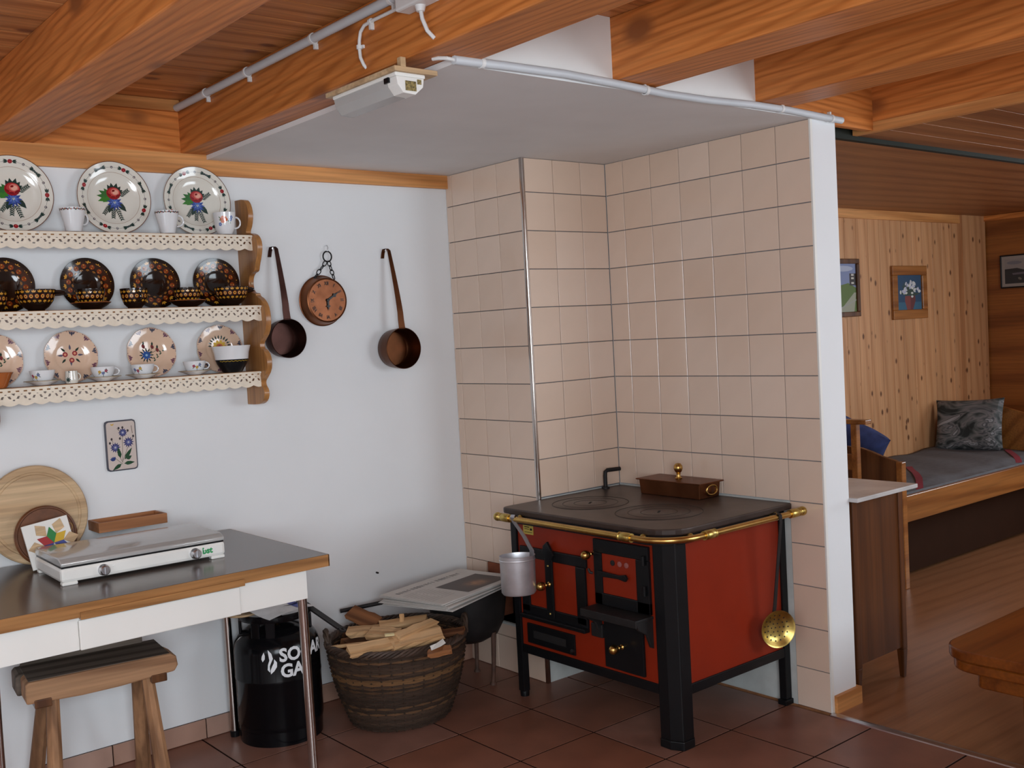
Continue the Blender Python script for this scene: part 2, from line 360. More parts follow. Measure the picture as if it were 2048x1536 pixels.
trc = struct('trim_chimney_corner', MB().prism([(XC - .002, .012), (XC - .003, .004), (XC, -.002), (XC + .004, -.003), (XC + .012, -.002), (XC + .012, .006), (XC + .006, .012)], 0, HOOD, 'z'), chrome, True)

# partition beside the stove
part = struct('wall_partition', MB().box(.008, .150, -.995, YB, -.004, 2.09), plaster)
obj('tile_bed', MB().box(.004, .009, -.992, -.0, .744, HOOD).box(.004, .009, -.992, -.85, 0, .744), groutm, part, False)
obj('bare_plaster', MB().box(.002, .009, -.85, 0, 0, .742), rawplaster, part, False)
ycols = [0, -.10, -.25, -.40, -.55, -.70, -.85, -.990]
for v0, v1 in rows:
    for a, b in zip(ycols[:-1], ycols[1:]):
        if v1 < .75 and a > -.84: continue
        put_tile('wall_tile', part, '-x', b, a, v0, v1, .008, .008, .001, tilem, .003)
obj('corner_bead', MB().box(-.001, .012, -.9965, -.990, .0, HOOD), whitelam, part, False)
bb = struct('baseboard_partition', MB().box(.012, .165, -1.010, -.995, 0, .062).box(.150, .165, -.995, .45, 0, .062), lath_x)
# skirting tiles on the white wall
bs = struct('baseboard_back', MB().box(XL, XC, YB - .006, YB, 0, .071), fgrout)
xk = -1.664 + .333 * 4
while xk > XL:
    put_tile('skirting_tile', bs, '-y', max(XL, xk - .333), min(xk, XC), 0, .073, YB - .004, .008, .001, skirt, .004); xk -= .333

# ceiling of the kitchen: boards across, beams along y
ZC = 2.275
ceiling = struct('ceiling', MB().box(XL, XR, YF, YB, ZC + .016, ZC + .06), beam_x)
y = YB; k = 0
while y > YF:
    y2 = max(YF, y - .148); o = obj('ceiling_plank', MB().box(XL, .58, y2 + .001, y - .001, ZC, ZC + .018), ceil_x, ceiling, False, .003); y = y2
BZ = 2.093
for x0, x1, y0, zb in ((-3.56, -3.40, YB, BZ), (-2.91, -2.75, YB, BZ), (-2.262, -2.104, YB, BZ), (-1.616, -1.442, YB, BZ), (-.955, -.775, -.975, 2.097), (-.302, -.132, -.975, 2.099), (.412, .575, -.965, 2.101)):
    obj('ceiling_beam', MB().box(x0, x1, YF, y0, zb, ZC), beam_y, ceiling, False, .004)
# fill boards between the beams over the white wall, with a pale lath on top
for x0, x1 in ((-3.40, -2.91), (-2.75, -2.262), (-2.104, -1.616)):
    obj('fill_board', MB().box(x0, x1, YB - .015, YB, BZ - .012, 2.235), beam_x, ceiling, False)
    obj('fill_lath', MB().box(x0, x1, YB - .035, YB, 2.235, ZC), lath_x, ceiling, False, .003)
t1 = struct('trim_1', MB().box(XL, -1.5225, YB - .018, YB, 2.021, 2.0935).box(-1.5225, XC, YB - .018, YB, 2.021, 2.0757), lath_x)
# lowered white board over the stove and white fascia between the beams
hood = struct('ceiling_hood', MB().box(-1.522, .150, -1.0, YB, HOOD, HOOD + .016), slabwhite)
fas = struct('trim_2', MB().box(-1.442, -.955, -1.0, -.985, HOOD + .014, ZC).box(-.775, -.302, -1.0, -.985, HOOD + .014, ZC), fasciawhite)
for (u, v) in ((1234, 107), (1515, 151)):
    p = at(u, v, y=-1.0); obj('screw', MB().lathe([(0, .004), (.004, .004), (.006, 0)], 12, Matrix.Translation(p) @ Matrix.Rotation(radians(90), 4, 'X')), castiron, fas)
tw = struct('trim_3', MB().box(-.132, .150, -.985, -.960, 2.0925, ZC).box(.150, .412, -.985, -.960, 2.070, ZC), beam_x)
# adjoining room
paint_lath = struct('trim_4', MB().box(.412, .440, YF, -.90, 2.066, 2.101), lath_y)
c2 = struct('ceiling_near', MB().box(.44, XR, YF, -.895, 2.082, 2.11), redceil)
y = -.895
while y > YF:
    y2 = max(YF, y - .130); obj('ceiling_plank', MB().box(.44, XR, y2 + .0007, y - .0007, 2.068, 2.083), redceil, c2, False, .0015); y = y2
c3 = struct('ceiling_far', MB().prism([(-.868, 2.052), (YB, 2.036), (YB, 2.08), (-.868, 2.085)], .15, XR, 'x'), redceil)
struct('trim_5', MB().box(.15, XR, -.894, -.868, 2.052, 2.09), plain('shadow_gap_black_green', (.012, .014, .009), .7, spec=.2))  # strip at the ceiling step; the gap's shadow is put into its dark colour
# knotty pine boards on the back wall of the adjoining room
pine = struct('wall_pine', MB().box(.15, XR, YB - .012, YB + .01, 0, 2.036), soot)
x = .172
while x < XR - .05:
    x2 = min(XR, x + .1285); obj('pine_board', MB().box(x + .001, x2 - .001, YB - .022, YB - .010, 0, 2.036), pine_z, pine, False, .003); x = x2
struct('trim_6', MB().box(.15, 3.86, YB - .040, YB - .020, 1.980, 2.036), lath_x)
struct('trim_7', MB().box(3.86, 4.185, YB - .055, YB - .020, 0, 2.036), pine_z)
struct('trim_8', MB().box(XR - .03, XR, YF, YB, 2.000, 2.036), beam_y)
struct('baseboard_right', MB().box(XR - .015, XR, YF, YB, 0, .06), bedw)

# ------------------------------------------------------------------ electrics
BX = -1.616
def clip(p, axis, parent, r):
    m = MB(); p = Vector(p)
    ax = {'y': 'Y', 'x': 'X', 'z': 'Z'}[axis]
    R = {'y': Matrix.Rotation(radians(90), 4, 'X'), 'x': Matrix.Rotation(radians(90), 4, 'Y'), 'z': Matrix.Identity(4)}[axis]
    m.lathe([(r, -.005), (r + .003, -.005), (r + .003, .005), (r, .005), (r, -.005)], 14, Matrix.Translation(p) @ R)
    if axis == 'y': m.box(BX - .012, BX, p.y - .004, p.y + .004, p.z - r - .016, p.z - r)
    elif axis == 'z': m.box(BX - .006, BX, p.y - .014, p.y + .004, p.z - .004, p.z + .004)
    else: m.box(p.x - .004, p.x + .004, p.y, p.y + .012, p.z + r - .002, p.z + r + .012)
    obj('clip', m, cablem, parent)
cz = 2.246; cx_ = BX - .013
con = thing('electrical_conduit', 'straight grey plastic conduit pipe clipped along the top of a ceiling beam', 'conduit', (cx_, .4, cz))
obj('pipe', MB().tube([(cx_, .465, cz), (cx_, -.2, cz), (cx_, -.961, cz)], .0125, 14), pipem, con)
for yy in (.216, -.092, -.507, -.905): clip((cx_, yy, cz), 'y', con, .0125)
jb = thing('junction_box', 'white square junction box screwed to the ceiling beam above the strip lamp', 'junction box', (BX, -1.02, 2.19))
m = MB().box(BX - .045, BX, -1.095, -.962, 2.192, 2.268); obj('box', m, cablem, jb, False, .006)
obj('gland', MB().lathe([(0, -.014), (.010, -.014), (.014, 0), (.014, .004)], 14, Matrix.Translation((BX - .022, -1.038, 2.192))), cablem, jb)
obj('gland', MB().lathe([(0, -.016), (.008, -.016), (.010, 0)], 12, Matrix.Translation((BX - .014, -.962, 2.218)) @ Matrix.Rotation(radians(90), 4, 'X')), cablem, jb)
cab = thing('lamp_cable', 'thin white cable bent down from the junction box into the beam', 'cable', (BX, -.8, 2.2))
zz = BX - .008
cpath = [(zz, -.955, 2.218), (zz, -.86, 2.2185), (zz, -.80, 2.219), (zz, -.765, 2.217), (zz, -.745, 2.205), (zz, -.737, 2.185), (zz, -.735, 2.165), (zz, -.738, 2.14), (zz + .004, -.746, 2.12), (zz + .01, -.748, 2.112)]
obj('cable', MB().tube(cpath, .0045, 8), cablem, cab)
clip((zz, -.796, 2.219), 'y', cab, .0045); clip((zz, -.735, 2.168), 'z', cab, .0045)
tag(obj('cable_stub', MB().tube([(BX - .022, -1.038, 2.184), (BX - .021, -1.042, 2.16), (BX - .015, -1.052, 2.13), (BX - .001, -1.060, 2.112)], .005, 8), cablem), 'short white cable leaving the junction box downwards into the beam', 'cable')
fc = thing('curved_conduit', 'slightly bowed grey conduit pipe along the front edge of the white lowered ceiling', 'conduit', (-.7, -1.012, 2.08))
pts = [(-1.527, 2.083), (-1.35, 2.088), (-1.15, 2.091), (-.95, 2.086), (-.75, 2.079), (-.55, 2.080), (-.35, 2.087), (-.15, 2.088), (0, 2.084), (.165, 2.080)]
obj('pipe', MB().tube([(a, -1.013, b) for a, b in pts], .0115, 14), pipem, fc)
obj('cable_end', MB().tube([(-1.52, -1.013, 2.083), (-1.545, -1.008, 2.086), (-1.556, -.99, 2.089), (-1.56, -.97, 2.091)], .005, 8), cablem, fc)
for a, b in ((-1.44, 2.086), (-.834, 2.0805), (-.186, 2.0885), (.10, 2.081)): clip((a, -1.013, b), 'x', fc, .0115)
# strip lamp on a plywood board
lamp = thing('strip_lamp', 'small strip lamp with clear ribbed cover on a plywood board under the beam', 'lamp', (-1.59, -.79, 2.06))
obj('mount_board', MB().box(-1.664, -1.535, -.953, -.615, 2.056, 2.068), beech, lamp, False, .001)
obj('mount_peg', MB().box(-1.640, -1.625, -.945, -.930, 2.066, 2.093), beech, lamp, False)
obj('housing', MB().box(-1.658, -1.568, -.945, -.640, 2.046, 2.056), whitelam, lamp, False, .003)
pr = [(-1.655, 2.046), (-1.652, 2.026), (-1.636, 2.006), (-1.600, 2.004), (-1.576, 2.024), (-1.572, 2.046)]
m = MB(); inn = [(-1.613 + (a + 1.613) * .93, 2.046 - (2.046 - b) * .93) for a, b in pr]
m.prism(pr + inn[::-1], -.900, -.645, 'y'); m.prism(pr, -.648, -.643, 'y')
obj('cover', m, diffm, lamp, False)
obj('reflector', MB().prism([(-1.648, 2.044), (-1.648, 2.036), (-1.58, 2.036), (-1.58, 2.044)], -.935, -.65, 'y'), steel, lamp, False)
obj('end_cap', MB().prism(pr, -.945, -.900, 'y'), whitelam, lamp, False, .002)
obj('tube', MB().tube([(-1.613, -.64, 2.026), (-1.613, -.90, 2.026)], .008, 12), white_p, lamp)
obj('switch', MB().box(-1.660, -1.655, -.915, -.895, 2.034, 2.047), blackpaint, lamp, False)
obj('wiring', MB().box(-1.630, -1.598, -.9465, -.944, 2.012, 2.036).box(-1.594, -1.582, -.9465, -.944, 2.030, 2.042), plain('brown_wiring', (.20, .15, .05), .5, var=.8, nscale=200), lamp, False)
# ------------------------------------------------------------------ wall shelf
SX0, SX1 = -2.62, -1.40
prof = [(.502, 1.936), (.435, 1.933), (.412, 1.918), (.399, 1.893), (.396, 1.868), (.408, 1.835), (.424, 1.818), (.424, 1.808), (.392, 1.806), (.362, 1.797), (.343, 1.777), (.339, 1.752), (.350, 1.720), (.368, 1.690), (.376, 1.668), (.405, 1.664), (.424, 1.650), (.430, 1.625), (.424, 1.602), (.405, 1.592), (.378, 1.590), (.378, 1.580), (.345, 1.568), (.320, 1.545), (.309, 1.512), (.309, 1.480), (.322, 1.448), (.352, 1.425), (.372, 1.412), (.372, 1.392), (.348, 1.385), (.328, 1.366), (.321, 1.340), (.330, 1.310), (.358, 1.287), (.380, 1.272), (.376, 1.256), (.360, 1.243), (.357, 1.224), (.370, 1.203), (.398, 1.190), (.440, 1.187), (.502, 1.187)]
shelf = thing('wall_shelf', 'three-tier honey pine plate shelf with scalloped side panels on the white wall', 'shelf', (-2.0, YB, 1.19))
def smoothp(p, n=1):
    for _ in range(n):
        q = []
        for i in range(len(p) - 1):
            a, b = p[i], p[i + 1]; q += [(a[0] * .75 + b[0] * .25, a[1] * .75 + b[1] * .25), (a[0] * .25 + b[0] * .75, a[1] * .25 + b[1] * .75)]
        p = [p[0]] + q + [p[-1]]
    return p
SP = smoothp(prof, 1)
for x0 in (SX1 - .018, SX0):
    o = obj('side_panel', MB().prism(SP, x0, x0 + .020, 'x'), shelfw, shelf, True, .0015, ang=30)
obj('peg', MB().lathe([(0, .004), (.003, .003), (.0045, 0)], 12, Matrix.Translation((SX1 - .008, .4255, 1.628)) @ Matrix.Rotation(radians(90), 4, 'X')), beech, shelf)
br = [(.502, 1.285), (.38, 1.285), (.345, 1.262), (.338, 1.235), (.345, 1.205), (.37, 1.190), (.502, 1.188)]
obj('bracket', MB().prism(smoothp(br, 1), -2.322, -2.304, 'x'), shelfw, shelf, True, .0015)
TIERS = [(1.800, .388), (1.547, .352), (1.311, .388)]
for z, yf in TIERS:
    obj('shelf_board', MB().box(SX0 + .02, SX1 - .018, yf, YB, z - .018, z), shelfx, shelf, False, .002)

def lace(z_top, y, x0, x1, name, label):
    P_, H = .0465, .053; nx = int((x1 - x0) / .0021); nz = 25; m = MB()
    def hole(u, v):
        u %= 1
        if .10 < v < .19: return abs(u - .25) < .10 or abs(u - .75) < .10
        if .27 < v < .40: return abs(u - .5) < .13 - (v - .27) * .8 or (.30 < v < .36 and (u < .06 or u > .94))
        if .42 < v < .60:
            for c, s in ((.22, 1), (.78, -1)):
                if abs((u - c) - s * (v - .51) * .55) < .075: return True
        if .62 < v < .71: return abs(u - .5) < .07
        return False
    vid = {}; 
    def V(i, k):
        if (i, k) not in vid:
            x = x0 + (x1 - x0) * i / nx; v = k / nz; u = (x - x0) / P_
            sc = 1 + (.13 * abs(sin(pi * (u * 1.0 + .25))) - .10) * max(0, (v - .7) / .3)
            vid[(i, k)] = len(m.v); m.v.append((x, y - .004 * v - .0015 * sin(u * 5.1) * v, z_top - H * v * sc))
        return vid[(i, k)]
    for i in range(nx):
        for k in range(nz):
            if hole(((i + .5) / nx) * (x1 - x0) / P_, (k + .5) / nz): continue
            m.f.append((V(i, k), V(i, k + 1), V(i + 1, k + 1), V(i + 1, k))); m.c.append(None)
    o = thing(name, label, 'lace', ((x0 + x1) / 2, y, z_top - H), group='lace strips on the shelf edges')
    ob = obj('lace_strip', m, lacem, o, False); sd = ob.modifiers.new('thick', 'SOLIDIFY'); sd.thickness = .0012; sd.offset = 0
    # folded top edge
    obj('top_hem', MB().box(x0, x1, y - .0012, y + .0012, z_top - .002, z_top + .001), lacem, o, False)
    for t in (.16, .38, .62, .80, .985):
        px = x0 + (x1 - x0) * t; pn = MB().ball((px, y - .003, z_top - .003), .0038, 8); obj('pin', pn, whitelam, o)
lace(1.797, .383, SX0 + .02, SX1 + .001, 'shelf_lace', 'cream crocheted lace strip pinned along the top shelf edge')
lace(1.544, .347, SX0 + .02, SX1 + .001, 'shelf_lace', 'cream crocheted lace strip pinned along the middle shelf edge')
lace(1.308, .383, SX0 + .02, SX1 + .001, 'shelf_lace', 'cream crocheted lace strip pinned along the bottom shelf edge')

# ------------------------------------------------------------------ painted china
def srgb(r, g, b): return tuple(((c / 255) / 12.92 if c / 255 <= .04045 else ((c / 255 + .055) / 1.055) ** 2.4) for c in (r, g, b))
class Paint(MB):
    """thin painted shapes laid on a surface given by fn(u,v,lift)"""
    def __init__(s, fn): super().__init__(); s.fn = fn; s.k = 0
    def poly(s, pts, c, col):
        s.k += 1; e = .0002 + 2e-6 * s.k
        vs = [s.fn(c[0], c[1], e)] + [s.fn(a, b, e) for a, b in pts]; n = len(pts)
        s.add(vs, [(0, 1 + i, 1 + (i + 1) % n) for i in range(n)], col)
    def ell(s, cx, cy, rx, ry, rot, col, n=12):
        ca, sa = cos(rot), sin(rot)
        s.poly([(cx + rx * cos(t) * ca - ry * sin(t) * sa, cy + rx * cos(t) * sa + ry * sin(t) * ca) for t in [2 * pi * i / n for i in range(n)]], (cx, cy), col)
    def leaf(s, x, y, l, w, a, col):
        pts = [(0, 0), (.3, .5), (.6, .42), (1, 0), (.6, -.42), (.3, -.5)]
        s.poly([(x + l * p * cos(a) - w * q * sin(a), y + l * p * sin(a) + w * q * cos(a)) for p, q in pts], (x + l * .5 * cos(a), y + l * .5 * sin(a)), col)
    def line(s, x0, y0, x1, y1, w, col):
        s.k += 1; e = .0002 + 2e-6 * s.k; dx, dy = x1 - x0, y1 - y0; l = hypot(dx, dy) or 1; nx, ny = -dy / l * w / 2, dx / l * w / 2
        s.add([s.fn(x0 + nx, y0 + ny, e), s.fn(x0 - nx, y0 - ny, e), s.fn(x1 - nx, y1 - ny, e), s.fn(x1 + nx, y1 + ny, e)], [(0, 1, 2, 3)], col)
    def ring(s, r0, r1, col, n=72, cx=0, cy=0):
        s.k += 1; e = .0002 + 2e-6 * s.k; vs = []
        for i in range(n):
            t = 2 * pi * i / n
            vs += [s.fn(cx + r0 * cos(t), cy + r0 * sin(t), e), s.fn(cx + r1 * cos(t), cy + r1 * sin(t), e)]
        s.add(vs, [(2 * i, 2 * i + 1, (2 * i + 3) % (2 * n), (2 * i + 2) % (2 * n)) for i in range(n)], col)
def plate_fn(prof, cy):
    def h(r):
        for (r0, z0), (r1, z1) in zip(prof[:-1], prof[1:]):
            if r0 <= r <= r1: return z0 + (z1 - z0) * (r - r0) / max(1e-9, r1 - r0)
        return prof[-1][1]
    return lambda u, v, e: Vector((u, v + cy, h(hypot(u, v)) + e))
def plate_mesh(front, R, thick, n=72):
    """front profile [(r,z)] rising from the middle; a shell of given thickness, standing with its edge on y=0"""
    back = [(r * (1 if i < len(front) - 1 else 1), z - thick) for i, (r, z) in enumerate(front)]
    foot = [(R * .55, -thick), (R * .55, -thick - .004), (R * .50, -thick - .004), (R * .50, -thick)]
    p = front + [(R + .0008, front[-1][1] - thick / 2)] + back[::-1]
    m = MB().lathe(p, n); m.lathe([(R * .47, front[1][1] - thick), (R * .47, front[1][1] - thick - .004), (R * .52, front[1][1] - thick - .004), (R * .52, front[1][1] - thick)], n)
    return m.xf(Matrix.Translation((0, R, 0)))
RED, PINK, BLUE, GRN, DGRN, BRN, BLK = srgb(150, 30, 40), srgb(215, 120, 110), srgb(50, 75, 150), srgb(50, 110, 55), srgb(35, 60, 55), srgb(110, 70, 45), srgb(40, 35, 45)
def stand_plate(name, x, y, z, lean, me, mat, paint_me, label, group, rz=0, cat='plate', pm=None):
    o = obj(name, me, mat, None, w=False); o.location = (x, y, z); o.rotation_euler = (radians(90 - lean), 0, radians(rz)); tag(o, label, cat, group)
    obj('painted_decoration', paint_me, pm or paintm, o, w=False); return o
# --- big ivory plates
R1 = .123
f1 = [(0, .004), (.055, .004), (.072, .0055), (.082, .0105), (.088, .0135), (.105, .0165), (R1, .020)]
big = mesh('floral_plate', plate_mesh(f1, R1, .004)); big.materials.append(ivory)
def rot2(x, y, a): return x * cos(a) - y * sin(a), x * sin(a) + y * cos(a)
def bigpaint(turn):
    p = Paint(plate_fn(f1, R1)); p.ring(R1 - .0016, R1 + .0004, srgb(105, 60, 40), 90); p.ring(.0868, .0880, srgb(175, 150, 130), 80)
    Q = 1.45
    for i in range(8):
        a0 = turn + 2 * pi * i / 8; 
        p.ell(*[.104 * q for q in (cos(a0), sin(a0))], .0045, .0045, a0, srgb(105, 100, 105), 8); p.ell(*[.104 * q for q in (cos(a0), sin(a0))], .0024, .0024, a0, srgb(225, 220, 210), 8)
        for k in range(10):
            b0 = a0 + .05 + .685 * k / 10; b1 = a0 + .05 + .685 * (k + 1) / 10
            if k in (3, 4, 5, 6): continue
            p.line(.104 * cos(b0), .104 * sin(b0), .104 * cos(b1), .104 * sin(b1), .0009, srgb(110, 110, 110))
        am = a0 + pi / 8; mx, my = .104 * cos(am), .104 * sin(am); tg = am + pi / 2
        for s in (-1, 1):
            for q in (.4, 0, -.4): p.leaf(mx + s * .007 * cos(tg), my + s * .007 * sin(tg), .015, .006, tg + (0 if s > 0 else pi) + q, DGRN)
        if i % 2: p.ell(mx, my, .0075, .0068, tg, RED, 10); p.ell(mx + .001, my + .001, .0035, .003, 0, PINK, 8)
        else:
            for s in (-1, 0, 1): p.ell(mx + s * .006 * cos(tg), my + s * .006 * sin(tg), .0045, .0034, tg + s, srgb(60, 75, 75), 8)
    f0 = p.fn; p.fn = lambda u, v, e: f0(u * 1.3, v * 1.25, e)
    # bouquet
    for a, l in ((150, .034), (175, .036), (200, .036), (125, .028), (165, .022), (215, .026)): p.leaf(-.006, .004, l, .014, radians(a), GRN if a < 180 else srgb(60, 125, 50))
    for a, l in ((98, .033), (72, .034), (50, .031), (30, .028), (118, .031)): p.leaf(.002, .010, l, .016, radians(a), DGRN)
    for a0, l in ((35, .050), (-72, .058), (-125, .048), (-95, .050)):
        a = radians(a0); ex, ey = l * cos(a), -.004 + l * sin(a); p.line(.002, -.004, ex, ey, .0009, DGRN)
        for k in range(6):
            t = .42 + .1 * k; bx, by = .002 + (ex - .002) * t, -.004 + (ey + .004) * t
            for s in (-1, 1): p.leaf(bx, by, .0105 * (1.25 - .5 * t), .0032, a + s * .75, DGRN)
    p.leaf(.012, -.012, .03, .015, radians(-50), DGRN); p.leaf(-.004, -.012, .03, .014, radians(-110), DGRN)
    for k in range(11):
        a = 2 * pi * k / 11; p.leaf(.003, -.012, .021, .008, a, BLUE)
    for k in range(9):
        a = 2 * pi * k / 9 + .2; p.leaf(.003, -.012, .013, .005, a, srgb(85, 115, 190))
    p.ell(.003, -.011, .0036, .0036, 0, srgb(190, 200, 215))
    p.ell(.002, .014, .0185, .0170, 0, RED, 16); p.ell(.0035, .0165, .0150, .0130, .2, srgb(185, 60, 60), 16); p.ell(.006, .018, .0110, .0095, 0, PINK, 14); p.ell(.007, .017, .0075, .006, .4, srgb(232, 170, 150), 12); p.ell(.002, .021, .0040, .0028, .3, srgb(120, 25, 30), 10)
    for dx, dy in ((-.010, .006), (0, .0), (.012, .004)): p.ell(dx, dy + .004, .006, .0028, .5 * dx / .01, srgb(130, 25, 35), 10)
    return p
bp = [mesh('painted_decoration', bigpaint(t), False) for t in (.39, .0, .78)]
for (x, tw, lb) in ((-2.186, 0, 'ivory plate painted with a rose bouquet, beside the shelf end cup'), (-1.866, 1, 'ivory rose-bouquet plate standing between two white cups on the top shelf'), (-1.574, 2, 'ivory rose-bouquet plate behind a small orange-flowered cup on the top shelf')):
    lb = {0: 'ivory rose-bouquet plate farthest from the scalloped panel on the top shelf', 1: 'ivory rose-bouquet plate in the middle of the top shelf', 2: 'ivory rose-bouquet plate nearest the scalloped panel on the top shelf'}[tw]
    stand_plate('floral_plate', x, .476, 1.801, 4.5, big, ivory, bp[tw], lb, 'painted ivory plates on the top shelf')
# --- cups
def cup_parts(profile, t, n=40):
    inner = [(max(.0005, r - t), z + (t if i == 0 else 0)) for i, (r, z) in enumerate(profile)]
    return MB().lathe([(0, profile[0][1])] + profile + inner[::-1] + [(0, profile[0][1] + t)], n)
def cyl_fn(profile):
    def R(z):
        for (r0, z0), (r1, z1) in zip(profile[:-1], profile[1:]):
            if z0 <= z <= z1: return r0 + (r1 - r0) * (z - z0) / max(1e-9, z1 - z0)
        return profile[-1][0]
    Rm = max(r for r, z in profile)
    return lambda u, v, e: Vector(((R(v) + e) * sin(u / Rm), -(R(v) + e) * cos(u / Rm), v))
def handle(cx, z0, z1, out, r, flat=1):
    pts = [(cx + out * sin(pi * t) ** .8 * 1.0 - .003, 0, z0 + (z1 - z0) * (1 - cos(pi * t)) / 2) for t in [i / 12 for i in range(13)]]
    return MB().tube(pts, r, 8)
VA = radians(-20)   # the camera sees the shelf from this side
def cup(name, x, y, z, profile, t, mat, label, group=None, hang=0, hz=(.02, .05), hout=.02, hr=.0035, pfn=None, cat='cup', face=-20):
    c = thing(name, label, cat, (x, y, z), (0, 0, radians(face)), group)
    obj('body', cup_parts(profile, t), mat, c, w=False)
    if hout:
        zm = (hz[0] + hz[1]) / 2
        R = [r0 + (r1 - r0) * (zm - z0) / (z1 - z0) for (r0, z0), (r1, z1) in zip(profile[:-1], profile[1:]) if z0 <= zm <= z1][0]
        h = handle(R, hz[0], hz[1], hout, hr); h.xf(Matrix.Rotation(radians(hang), 4, 'Z')); obj('handle', h, mat, c, w=False)
    if pfn:
        p = Paint(cyl_fn(profile)); pfn(p); obj('painted_decoration', p, paintm, c, False, w=False)
    return c
pc = [(.0235, 0), (.026, .003), (.030, .025), (.0365, .055), (.0405, .076)]
def rimband(p):
    for i in range(26):
        u = -.06 + .12 * i / 25; col = [srgb(150, 80, 45), srgb(60, 60, 75), srgb(120, 60, 60), srgb(70, 90, 70)][i % 4]
        p.ell(u, .0705 + .0015 * sin(i * 2.4), .0034, .0024, i, col, 8)
    p.line(-.064, .0752, .064, .0752, .0009, BRN)
for x, lb, hg in ((-2.300, 'white tapered cup with patterned rim farthest from the scalloped panel', 10), (-2.024, 'white tapered cup with patterned rim between the first two rose plates', 35), (-1.712, 'white tapered cup with patterned rim and ring handle between two rose plates', 5)):
    cup('rimmed_cup', x, .412, 1.801, pc, .0025, white_p, lb, 'white patterned-rim cups on the top shelf', hg, (.024, .062), .022, .003, rimband)
def orangeflowers(p):
    O = srgb(205, 105, 60); B = srgb(95, 120, 175); G = srgb(100, 125, 95)
    for a in range(6): p.ell(-.006 + .008 * cos(a), .050 + .007 * sin(a), .007, .006, a, O, 10)
    p.ell(-.006, .051, .005, .0045, 0, srgb(170, 60, 35))
    for cx, cz in ((.020, .050), (-.021, .034), (.023, .058)):
        for a in range(5): p.ell(cx + .004 * cos(a * 1.26), cz + .004 * sin(a * 1.26), .003, .003, a, B, 8)
    for cx, cz, a in ((-.016, .046, 2.6), (-.018, .054, 2.3), (.008, .046, -.3), (.012, .040, -.6), (-.004, .040, -1.4), (.016, .044, -1)): p.leaf(cx, cz, .010, .004, a, G)
pc3 = [(.0235, 0), (.027, .003), (.0335, .02), (.0385, .06), (.040, .077)]
cup('flowered_cup', -1.503, .412, 1.801, pc3, .0022, white_p, 'small white cup with an orange flower and ear handle beside the scalloped panel', None, 5, (.022, .062), .021, .003, orangeflowers)
# --- dark brown ware on the middle shelf
R2 = .0875
f2 = [(0, .003), (.032, .003), (.036, .0045), (.048, .0075), (.07, .0105), (R2, .0135)]
brp = mesh('brown_plate', plate_mesh(f2, R2, .004, 60)); brp.materials.append(browng)
OC, RB, YL = srgb(200, 142, 45), srgb(135, 55, 18), srgb(215, 160, 70)
def motif_leaf(p, x, y, s, a, col=OC):
    for d in (-.85, 0, .85): p.leaf(x - .35 * s * cos(a), y - .35 * s * sin(a), s * 1.15, s * .62, a + d, col)
def donut(p, x, y, s):
    p.ell(x, y, s, s, 0, RB, 10); p.ell(x, y, s * .72, s * .72, 0, YL, 10); p.ell(x, y, s * .36, s * .36, 0, srgb(60, 28, 12), 8)
def brownpaint(seed):
    p = Paint(plate_fn(f2, R2)); p.ring(.044, .076, srgb(48, 20, 8), 60); N = 14
    for i in range(N):
        a = 2 * pi * i / N + seed
        motif_leaf(p, .072 * cos(a), .072 * sin(a), .0100, a); motif_leaf(p, .048 * cos(a), .048 * sin(a), .0070, a + pi, srgb(140, 90, 30))
        b = a + pi / N; donut(p, .060 * cos(b), .060 * sin(b), .0084)
    return p
bpp = mesh('painted_decoration', brownpaint(.1), False)
for x, lb in ((-2.226, 'dark brown plate with ochre flower band behind the handled bowl'), (-1.973, 'dark brown plate with ochre flower band behind a cup on its saucer'), (-1.744, 'dark brown plate with ochre flower band behind the small handleless-looking cup'), (-1.520, 'dark brown plate with ochre flower band behind the bowl near the scalloped panel')):
    lb = lb.replace('small handleless-looking cup', 'round-bellied small bowl')
    stand_plate('brown_plate', x, .477, 1.548, 6, brp, browng, bpp, lb, 'brown flowered plates on the middle shelf')
def bandpaint(zc, n, step, s=1.0):
    def f(p):
        for i in range(n):
            u = (i - (n - 1) / 2) * step
            motif_leaf(p, u, zc + .012 * s, .0068 * s, pi / 2); motif_leaf(p, u, zc - .012 * s, .0062 * s, -pi / 2); donut(p, u + step / 2, zc, .006 * s)
    return f
pb = [(.024, 0), (.026, .004), (.038, .012), (.052, .030), (.058, .052), (.060, .066)]
cup('brown_bowl', -2.160, .400, 1.548, pb, .0035, browng, 'dark brown flowered bowl with stub handle next to a standing saucer', 'brown handled bowls', 0, (.050, .060), .030, .005, bandpaint(.044, 9, .018, 1.2))
cup('brown_bowl', -1.502, .400, 1.548, pb, .0035, browng, 'dark brown flowered bowl whose stub handle touches the scalloped panel', 'brown handled bowls', 0, (.050, .060), .022, .005, bandpaint(.044, 9, .018, 1.2))
pb2 = [(.022, 0), (.024, .004), (.034, .014), (.042, .036), (.045, .066)]
cup('brown_cup', -1.848, .400, 1.548, pb2, .003, browng, 'dark brown flowered round-bellied cup standing straight on the shelf', None, -70, (.024, .052), .02, .004, bandpaint(.040, 7, .0175, 1.2))
cup('brown_cup', -2.285, .410, 1.548, pb2, .003, browng, 'dark brown flowered cup farthest from the scalloped panel, beside the stub-handled bowl', None, 150, (.024, .052), .02, .004, bandpaint(.040, 7, .0175, 1.2))
sauc = [(.030, 0), (.034, .003), (.060, .010), (.080, .019), (.0835, .022)]
